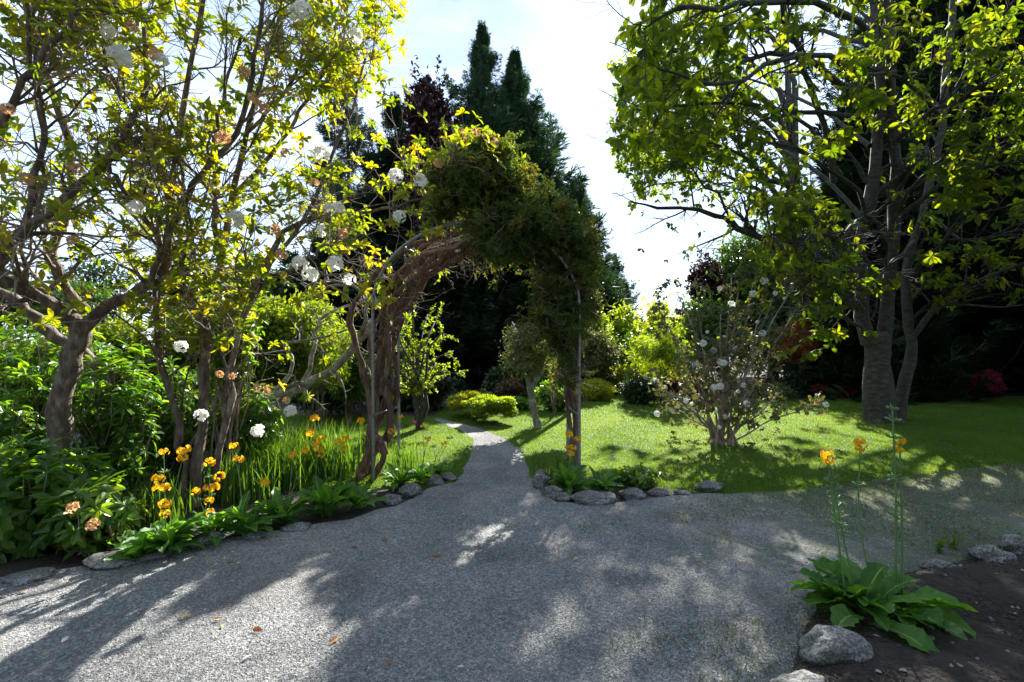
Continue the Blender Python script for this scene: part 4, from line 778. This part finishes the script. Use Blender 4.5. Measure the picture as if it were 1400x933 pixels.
# ------------------------------------------------------------ broad leaved shrubs in the border
def whorlbush(name, label, px, top, bot, hw, d, nsh, L, W, seed, mat='shrubleaf', group=None, blooms=(), dep=None, elev=(50,100), stems=9):
    rng = np.random.default_rng(seed); loc = base_at(px, d); r = thing(name, label, 'shrub', loc, group)
    zt, zb = Hof(top,d), max(.02,Hof(bot,d)); rad = np.array([hw/F*d, dep or hw/F*d*.8, (zt-zb)/2+.02]); c = loc+[0,0,(zt+zb)/2]
    dn = rdir(rng, nsh); rr_ = rng.random((nsh,1))**.35; tips = c+dn*rad*rr_; tips[:,2] = np.maximum(tips[:,2], .06)
    g = Geo(); s = loc+rng.normal(size=(nsh,3))*[.12,.1,0]; s = s*.35+tips*.65-[0,0,.12]*1; s[:,2] = np.maximum(s[:,2],.0)
    b = loc+rng.normal(size=(nsh,3))*[.1,.08,0]; pp = np.stack([b*.6+s*.4, s, (s+tips)/2+rng.normal(size=s.shape)*.02, tips],1); pp[:,0,2] *= .7; tubes(g, pp[:,1:], np.repeat([[.006,.005,.0035]],nsh,0), 4); tubes(g, pp[:14,:3], np.repeat([[.009,.008,.006]],min(14,nsh),0), 4)
    pb = np.stack([b[:stems], (b+pp[:,0])[:stems]/2, pp[:stems,0]],1); tubes(g, pb, np.repeat([[.014,.011,.009]],stems,0), 5); build('stem', g, 'twig', r, True)
    g = Geo(); d_ = dn*.6+[0,0,.6]+rdir(rng,nsh)*.3; whorl(g, rng, tips, d_, 8, L, W, elev, LF, .25); whorl(g, rng, (s+tips)/2, d_, 6, L*.95, W, (60,105), LF, .25); build('foliage', g, mat, r)
    for kind,a,b_,dd_ in blooms: bloom(kind, r, P(a,b_,dd_), .55 if kind == 'tan' else .75)
    return r
GS = 'broad leaved shrubs of the left border'
whorlbush('rhododendron_shrub','large leaved rhododendron shrub in front of the gnarled trunk at the lower left corner',35,610,775,95,3.55,120,.15,.052,420,group=GS,blooms=[('tan',100,695,3.15),('tan',128,718,3.1)] ,dep=.45)
whorlbush('rhododendron_shrub','low broad leaved rhododendron spilling to the stones left of the orange flowers',128,650,770,48,3.5,55,.13,.048,421,group=GS,dep=.3)
whorlbush('rhododendron_shrub','shaded leafy shrub left of the gnarled trunk, at the picture edge',-20,480,700,85,4.3,150,.13,.045,422,group=GS)
whorlbush('rhododendron_shrub','leafy shrub between the gnarled trunk and the orange flowers',160,470,690,62,4.7,170,.12,.04,423,group=GS,blooms=[('white',283,382,4.4)] if 0 else [])
whorlbush('rhododendron_shrub','leafy shrub wrapped around the base of the many stemmed rhododendron',232,490,660,50,5.3,140,.11,.038,424,group=GS,blooms=[('white',248,474,4.2)])
whorlbush('rhododendron_shrub','leafy shrub with white blooms right of the many stemmed rhododendron',330,515,640,50,5.2,130,.12,.04,425,group=GS,blooms=[('white',352,590,4.2),('white',398,562,4.25),('tan',318,515,4.2),('tan',365,535,4.2),('tan',392,548,4.3),('tan',352,530,4.2),('white',276,568,4.2),('tan',300,512,4.2)])
whorlbush('rhododendron_shrub','upper leafy shrub at the right side of the many stemmed rhododendron',310,390,500,42,4.9,90,.11,.038,426,group=GS)
whorlbush('rhododendron_shrub','sunny yellow green shrub behind the gnarled trunk fork',60,430,560,80,5.0,130,.12,.04,427,group=GS)

# ------------------------------------------------------------ grass like clumps
def strap(name, label, px, py, n, h, sp, seed, mat='iris', w=.012, lean=.35):
    rng = np.random.default_rng(seed); b0 = G(px,py); r = thing(name, label, 'plant', b0, 'strap leaved clumps in the left border')
    s = b0+rng.normal(size=(n,3))*[sp,sp*.6,0]; hh = h*rng.uniform(.55,1.1,n); a = rng.random(n)*6.28; L = lean*rng.random(n); u = np.linspace(0,1,7)
    g = Geo(); cl = s[:,None]+np.stack([np.cos(a)[:,None]*L[:,None]*hh[:,None]*u**2*1.3, np.sin(a)[:,None]*L[:,None]*hh[:,None]*u**2*1.3, hh[:,None]*(u-L[:,None]*.5*u**3)],-1)
    sd = np.stack([-np.sin(a+.6),np.cos(a+.6),np.zeros(n)],-1)[:,None]*(w*.5*np.array([.8,1,1,.9,.7,.4,.05]))[None,:,None]*rng.uniform(.7,1.2,(n,1,1))
    V = np.stack([cl-sd,cl+sd],2); idx = np.arange(n*14).reshape(n,7,2); Fq = np.stack([idx[:,:-1,0],idx[:,:-1,1],idx[:,1:,1],idx[:,1:,0]],-1).reshape(-1,4)
    g.add(V, Fq, np.repeat(rng.random(n),6)); build('leaf_blades', g, mat, r); return r
strap('strap_leaf_clump','tall grassy clump just left of the twisted climber',455,650,240,.62,.16,430)
strap('strap_leaf_clump','tall grassy clump behind the low rosettes, middle of the strap leaved group',412,655,260,.66,.17,431)
strap('strap_leaf_clump','tall grassy clump below the white blooms of the leafy shrub',372,668,260,.62,.15,432)
strap('strap_leaf_clump','thin grassy clump around the orange flower stalks at the left',205,715,160,.45,.16,433)
strap('strap_leaf_clump','grassy clump in shade behind the orange flowers',320,685,200,.5,.16,434)
strap('strap_leaf_clump','sparse grassy tuft inside the left leg of the arch',548,640,110,.38,.14,435,w=.009)
# ------------------------------------------------------------ primulas
def bladeleaf(g, rng, base, az, L, W, el, bend, ruff=.08, nu=9, tint=.5):
    "a long toothed, slightly puckered leaf growing from a rosette"
    u = np.linspace(0,1,nu); e = el-bend*u; ds = L/(nu-1)
    x = np.concatenate([[0],np.cumsum(np.cos(e[:-1])*ds)]); z = np.concatenate([[0],np.cumsum(np.sin(e[:-1])*ds)])
    dirv = np.array([math.cos(az),math.sin(az),0]); sd = np.array([-math.sin(az),math.cos(az),0])
    wp = W*.5*np.interp(u, np.linspace(0,1,9), [.16,.3,.5,.74,.93,1,.92,.66,.12])
    v = np.array([-1,-.5,-.07,.07,.5,1]); ph = rng.random()*6
    cz = (np.abs(v)**1.3)[None]*wp[:,None]*.45+ruff*W*np.sin(u*17+ph)[:,None]*np.abs(v)[None]*np.sign(v)[None]+.02*W*rng.normal(size=(nu,6))
    edge = 1+.12*np.where(np.arange(nu)%2==0,1,-1)[:,None]*(np.abs(v)==1)[None]
    roll = rng.normal()*.3
    Pn = base+dirv*x[:,None,None]+np.array([0,0,1.])*(z[:,None]+cz)[...,None]+sd*(wp[:,None]*v[None]*edge)[...,None]+np.array([0,0,1.])*(wp[:,None]*v[None]*roll)[...,None]
    Pn[...,2] = np.maximum(Pn[...,2], base[2]+.004+.01*rng.random())
    idx = np.arange(nu*6).reshape(nu,6); Fq = np.stack([idx[:-1,:-1],idx[:-1,1:],idx[1:,1:],idx[1:,:-1]],-1).reshape(-1,4)
    tt = np.full((nu-1,5), tint*.75)+rng.normal(size=(nu-1,5))*.05; tt[:,2] = 1.; g.add(Pn, Fq, np.clip(tt,0,1).ravel())
def flwhorl(rng, nf, R_, ps, up=.25):
    g = Geo()
    for i in range(nf):
        th = i*6.283/nf+rng.normal()*.25; d = np.array([math.cos(th),math.sin(th),up+rng.normal()*.35]); d/=np.linalg.norm(d); c = d*R_*rng.uniform(.75,1.1)
        a = nrmz(np.cross(d,[0,0,1.])); b = np.cross(d,a); t5 = np.arange(5)*6.283/5; rad = np.cos(t5)[:,None]*a+np.sin(t5)[:,None]*b
        leaves(g, rng, np.repeat(c[None],5,0), rad+d*.25, np.repeat(d[None],5,0)-rad*.2, ps, ps*.95, LF, np.full(5,rng.random()))
    return g
def podwhorl(rng, n, R_):
    g = Geo(); th = np.arange(n)*6.283/n+rng.normal(size=n)*.2; d = np.stack([np.cos(th),np.sin(th),.35+.25*rng.normal(size=n)],-1); d = nrmz(d)
    pp = np.stack([d*0,d*R_*.5,d*R_*.75,d*R_*.9,d*R_*1.15],1); tubes(g, pp, np.repeat([[.0012,.0013,.0045,.0042,.0008]],n,0), 6)
    leaves(g, rng, d*R_*.8, d+[0,0,.3], rdir(rng,n), .018, .006, T4); return g
rngF = np.random.default_rng(77); FP = {}
def tier(kind, parent, q, s=1.):
    if kind not in FP:
        if kind == 'pods': FP[kind] = build('seed_whorl', podwhorl(rngF, 11, .034), 'stalk', parent, at=q)
        else: FP[kind] = build('flower_whorl', flwhorl(rngF, 11 if kind=='orange' else 7, .030, .0135), 'orange' if kind!='pinkw' else 'pinkfl', parent, at=q)
    else: place_copy(FP[kind], parent, q, (rngF.normal()*.12,rngF.normal()*.12,rngF.random()*6.3), s*rngF.uniform(.9,1.1))
def stalk(parent, b, t, tiers, r=.0035, bend=.02, rng=rngF):
    g = Geo(); m = (b+t)/2+rng.normal(size=3)*[bend,bend,0]; q = crm([b,m,t],14); tubes(g, q, np.linspace(r,r*.6,14), 6); s = build('flower_stalk', g, 'stalk', parent, True)
    for f, kind, sc_ in tiers:
        u = f*13; i = min(int(u),12); p_ = q[i]*(1-u+i)+q[i+1]*(u-i); tier(kind, s, p_, sc_)
    return s
def primula(label, px, py, n, L, W, seed, stalks=(), group='orange primulas along the left border', z=0., el=(.6,1.4), mat='primula', name='primula_plant', cat='plant'):
    rng = np.random.default_rng(seed); b0 = G(px,py+(16 if px<530 else 4),z); r = thing(name, label, cat, b0, group); g = Geo()
    for i in range(n):
        az = i*2.4+rng.normal()*.3; bladeleaf(g, rng, b0+rng.normal(size=3)*[.025,.02,0]+[0,0,.01], az, L*rng.uniform(.6,1.1), W*rng.uniform(.75,1.1), rng.uniform(*el), rng.uniform(.4,1.5), tint=rng.random())
    build('leaf_rosette', g, mat, r)
    for (a,b_,tt) in stalks:
        top = P(a,b_,b0[1]+rng.normal()*.05); stalk(r, b0+rng.normal(size=3)*[.03,.02,0], top, tt)
    return r
O3=[(1,'orange',1.1),(.87,'orange',1.15),(.74,'orange',.9)]; O2=[(1,'orange',1.15),(.86,'orange',1.1)]; O1=[(1,'orange',1.1)]; OP=[(1,'orange',1.1),(.88,'orange',1.),(.75,'pods',1.),(.62,'pods',1.)]
for a in [("bright primula rosette under the leftmost orange candelabra flowers",228,742,22,.24,.075,[(224,618,[(1,'orange',1.2),(.8,'pods',1),(.66,'orange',1.25),(.5,'orange',1.3),(.4,'orange',1.)]),(252,616,[(1,'orange',1.25),(.93,'orange',1.)]),(216,655,[(1,'orange',1.2),(.88,'orange',1.1)])]),
  ("primula rosette left of the bright one, beside the low rhododendron",190,752,14,.2,.06,[(98,598,O1)] if 0 else []),
  ("primula rosette with three stacked orange flower heads",290,722,16,.22,.065,[(287,632,[(1,'orange',1.2),(.8,'pods',.9),(.66,'orange',1.2),(.5,'orange',1.1),(.35,'orange',1)]),(300,652,[(1,'orange',1.2),(.85,'orange',1.1),(.7,'pods',1)]),(268,672,[(1,'orange',1.),(.8,'pods',1)])]),
  ("primula rosette below the rightmost orange heads, beside the grey stone",335,716,18,.24,.07,[(320,610,[(1,'orange',1.15),(.93,'pods',1)]),(326,628,[(1,'orange',1.15)]),(362,660,O1)]),
  ("shaded primula rosette in front of the strap leaves",385,700,18,.24,.07,[(400,622,O1),(410,655,[(1,'pods',1)]),(430,572,[(1,'orange',1.2),(.85,'orange',1.1),(.7,'orange',1.)])]),
  ("large shaded primula rosette left of the twisted climber",448,690,24,.27,.08,[(425,590,[(1,'orange',1.1),(.85,'orange',1.2),(.7,'orange',.9)]),(438,600,O2),(472,600,[(1,'orange',1.1),(.88,'orange',.9)]),(462,605,O1)]),
  ("small primula rosette against the foot of the climber",488,682,14,.2,.06,[(493,576,O1)])]:
    primula(a[0],a[1],a[2],int(a[3]*1.5),a[4]*1.35,a[5]*1.2,500+a[1],a[6])
for a in [("bright lime primula rosette just inside the left leg of the arch",545,662,16,.19,.06,[(535,590,O1),(548,570,[(1,'orange',.9)])]),
  ("sunlit primula rosette beside the stones where the path narrows",572,656,18,.18,.06,[(566,578,[(1,'pinkw',1.3)]),(585,600,O1),(577,583,[(1,'orange',.8)])]),
  ("small sunlit primula rosette nearest the lawn on the left of the path",598,650,12,.15,.05,[(607,606,[(1,'orange',.9)]),(592,612,[(1,'pods',1)]),(615,600,[(1,'pods',1)])])]:
    primula(a[0],a[1],a[2],int(a[3]*1.5),a[4]*1.35,a[5]*1.2,500+a[1],a[6],group='sunlit primulas left of the path')
for a in [("primula clump at the foot of the right pole with orange flowers",778,668,20,.24,.07,[(778,594,[(1,'orange',1.3),(.75,'orange',1.4)]),(783,612,O2),(790,600,O1)]),
  ("shaded primula rosette between the right pole and the dark leafy plant",822,668,16,.2,.06,[])]:
    primula(a[0],a[1],a[2],int(a[3]*1.5),a[4]*1.35,a[5]*1.2,500+a[1],a[6],group='primulas at the right leg of the arch')
strapg = strap('strap_leaf_clump','fine grassy clump at the foot of the right pole',770,655,120,.32,.1,436); strapg['group'] = 'grassy clumps at the right leg of the arch'
whorlbush('leafy_plant','low dark glossy plant behind the stones right of the arch',872,640,672,26,5.0,34,.08,.035,440,dep=.2)
whorlbush('leafy_plant','low leafy plant with tiny blue flowers beside the grey boulder right of the arch',842,645,672,20,5.1,26,.07,.03,441,dep=.15)
# the big primula in front at the right
rng = np.random.default_rng(600); b0 = G(1182,838,.05)
fp = thing('primula_plant','large foreground primula with broad toothed leaves and tall orange tipped stalks','plant',b0,'foreground primula'); del fp['group']
g = Geo()
for i in range(46):
    az = i*2.4+rng.normal()*.3; q = i/46
    bladeleaf(g, rng, b0+np.array([rng.normal()*.07,rng.normal()*.05,.02]), az, rng.uniform(.24,.38)*(1.1-.25*q), rng.uniform(.09,.125), .45+.75*q+rng.normal()*.12, rng.uniform(.7,1.5), nu=19, ruff=.07, tint=rng.random())
for px,py,L_,az in [(1065,822,.36,3.3),(1090,785,.36,2.8),(1260,890,.30,-1.0),(1270,830,.34,-.35),(1240,830,.3,-.7)]:
    bladeleaf(g, rng, b0+[0,0,.03], az, L_, .11, .45, .75, nu=19, tint=rng.random())
build('leaf_rosette', g, 'primula', fp)
pt = lambda a,b_: P(a,b_,b0[1])
stalk(fp, b0+[-.1,0,.1], pt(1131,622), [(1,'orange',1.0),(.95,'orange',.8),(.8,'pods',.9),(.72,'pods',.9),(.5,'pods',.9)], 0.0058, .005)
stalk(fp, b0+[-.02,.02,.05], pt(1137,640), [(1,'pods',1),(.92,'pods',1.),(.84,'pods',1.),(.76,'pods',1.),(.7,'pods',1.),(.62,'pods',1.),(.55,'pods',1.),(.48,'pods',1.)], 0.0058, .02)
stalk(fp, b0+[.05,.0,.08], pt(1176,606), [(1,'orange',1.),(.96,'orange',.8),(.86,'pods',.8),(.72,'pods',.9)], 0.0051, .01)
stalk(fp, b0+[.18,.02,.05], pt(1220,560), [(1,'pods',.9),(.94,'pods',1.),(.85,'pods',1.15),(.72,'pods',.7),(.64,'pods',1.2),(.44,'pods',1.1)], 0.0065, .004)
stalk(fp, b0+[.2,.0,.05], pt(1230,604), [(1,'orange',.85),(.95,'orange',.6),(.83,'pods',1.1),(.6,'pods',1)], 0.0065, .004)

# ------------------------------------------------------------ stones
import bmesh
def rock(label, px, py, w, h, dpt, seed, group='edging stones', rot=0, sink=.35, z0=0., tall=False):
    b0 = G(px,py); bm = bmesh.new(); bmesh.ops.create_icosphere(bm, subdivisions=5, radius=1)
    rg = np.random.default_rng(seed); off = rg.random(3)*40
    cut = [(Vector(rdir(rg,1)[0]), rg.uniform(.62,.9)) for _ in range(7)]
    for v in bm.verts:
        c = v.co.copy(); n_ = c.normalized()
        for pn, dd_ in cut:
            t = c.dot(pn)
            if t > dd_: c -= pn*(t-dd_)*.85
        c += n_*(noise.noise(c*1.4+Vector(off))*.25+noise.noise(c*4+Vector(off))*.07+noise.noise(c*11+Vector(off))*.025)
        v.co = c
    me = bpy.data.meshes.new('stone')
    for v in bm.verts:
        x,y,z = v.co; ca,sa = math.cos(rot),math.sin(rot); v.co = (( x*ca-y*sa)*w/2, (x*sa+y*ca)*dpt/2, z*h/2+h/2*(1-sink*1.4))
    bm.to_mesh(me); bm.free(); me.polygons.foreach_set('use_smooth', [True]*len(me.polygons)); me.materials.append(M['rock'])
    o = bpy.data.objects.new('edging_stone', me); COL.objects.link(o); o.location = (b0[0], b0[1]+dpt*.3, z0); o['label'] = label; o['category'] = 'stone'; o['group'] = group; return o
LG='stones edging the left border'
for i,(px,py,w_,h_,lab) in enumerate([(142,778,.36,.09,'flat pale stone at the left end of the border edge'),(198,768,.22,.08,'small half buried stone between two pale flat stones'),(272,748,.30,.12,'pale stone tilted below the stacked orange flowers'),(400,728,.24,.08,'low dark stone under the shaded primulas'),(345,737,.2,.05,'sunken stone below the primulas left of the low dark stone'),
   (535,690,.2,.12,'grey stone left of the cracked pair by the arch'),(560,680,.22,.16,'rounded grey stone in front of the lime primulas'),(595,664,.2,.13,'stone with moss beside the path bend'),(612,658,.18,.10,'small pale stone last in line at the path, left side'),(30,800,.3,.06,'flat stone almost hidden at the left picture edge')]):
    rock(lab,px,py,w_,h_,w_*.7,700+i,LG,rot=.3*i)
RG='stones edging the right leg of the arch'
for i,(px,py,w_,h_,lab) in enumerate([(742,656,.16,.14,'upper stone of the stack at the right side of the path'),(741,670,.2,.2,'tall stone leaning at the right side of the path'),(755,682,.22,.14,'dark stone at the corner in front of the right pole'),(771,686,.18,.1,'small stone between the corner stone and the long boulder'),(815,692,.40,.13,'long pale boulder in front of the right pole'),(866,684,.24,.14,'rounded pale stone right of the long boulder'),(903,678,.2,.09,'flat brownish stone, left of the single dark mossy one'),(972,673,.28,.13,'dark stone alone at the lawn edge'),(935,678,.16,.06,'small flat stone next to the dark lone one')]):
    rock(lab,px,py,w_,h_,w_*.7,720+i,RG,rot=.5*i)
BG='stones edging the soil bed'
rock('large upright speckled boulder below the foreground primula',1158,925,.32,.24,.26,740,BG,rot=.4,sink=.5)
rock('bluish stone at the bottom edge of the picture below the upright boulder',1108,972,.26,.14,.2,741,BG)
rock('small flat stone in the soil behind the foreground primula, right side',1292,786,.2,.1,.16,742,BG)
rock('dark jagged stone near the right picture edge',1366,776,.30,.15,.2,743,BG,rot=1)
rock('pale stone cut by the right picture edge',1402,765,.22,.2,.2,744,BG)
for i,(px,py,s_) in enumerate([(1303,868,.05),(1274,900,.045),(1357,870,.035),(1240,920,.03)]):
    o = rock(['white pebble right of the primula leaves on the soil','pale blue pebble below the lowest primula leaf','small white pebble at the right of the bare soil','small grey pebble near the lowest primula leaf tip'][i],px,py,s_,s_*.7,s_*.8,760+i,'loose pebbles on the soil',sink=.1,z0=.07); o.name='pebble'
# little weeds
for i,(px,py,h_) in enumerate([(1302,752,.12),(1282,758,.1),(1358,772,.1)]):
    rg = np.random.default_rng(780+i); b0 = G(px,py); w_ = thing('weed', ['small upright green weed behind the flat stone','small spreading green weed left of the upright one','tiny weed in front of the dark jagged stone'][i],'weed',b0,'weeds at the soil bed')
    g = Geo(); tp_ = b0+rg.normal(size=(6,3))*[.03,.03,.01]+[0,0,h_]; pp = np.stack([np.repeat(b0[None],6,0),(b0+tp_)/2,tp_],1); tubes(g, pp, np.repeat([[.002,.0015,.001]],6,0), 4); build('stem', g, 'stalk', w_, True); g = Geo(); along(g, rg, pp, 22, .03, .009, .1, -.3); build('foliage', g, 'grass', w_)
# ------------------------------------------------------------ fallen leaves and petals
rg = np.random.default_rng(800)
tmpl = T6; SP=[(305,858),(305,846),(262,842),(360,862),(330,903),(478,748),(420,745),(40,808),(155,795),(95,870),(560,742),(520,738),(650,745),(700,720),(745,768),(790,762),(960,758),(1030,745),(1010,765),(1090,780),(1150,752),(845,800),(880,760),(625,912),(530,910),(820,720),(590,760),(700,820),(940,730),(1120,860),(1100,850),(175,770),(230,756),(310,770),(500,720),(395,750),(1235,745),(1260,770),(1330,790),(450,880)]
for i,(px,py) in enumerate(SP):
    g = Geo(); a = rg.random()*6.28; ax = np.array([[math.cos(a),math.sin(a),.12]]); s_ = rg.uniform(.03,.06)
    leaves(g, rg, np.zeros((1,3)), ax, np.array([[rg.normal()*.3,rg.normal()*.3,1.]]), s_, s_*.45, tmpl, np.array([rg.random()]))
    b0 = G(px,py,.02); white = i in (21,23,4,16,9)
    o = build('fallen_leaf' if not white else 'fallen_petal', g, 'white' if white else 'litter', None, base=None)
    o.location = b0; o['category'] = 'leaf' if not white else 'petal'; o['group'] = 'dry leaves scattered on the gravel' if not white else 'white petals fallen on the gravel'
    o['label'] = 'dry orange brown leaf lying on the grey gravel' if not white else 'white fallen petal lying on the grey gravel'
n = 500; q = np.c_[rg.uniform(-4,5,n), rg.uniform(2,5.4,n)]; q = q[inside(q, COURT)]; n=len(q); a = rg.random(n)*6.28
g = Geo(); leaves(g, rg, np.c_[q, np.full(n,.018)], np.stack([np.cos(a),np.sin(a),np.full(n,.1)],-1), rdir(rg,n)*.4+[0,0,1], rg.uniform(.008,.022,n), rg.uniform(.004,.01,n), T4)
o = build('leaf_litter', g, 'litter'); o['kind']='stuff'; o['label']='fine crumbs of dry leaf litter on gravel'; o['category']='litter'
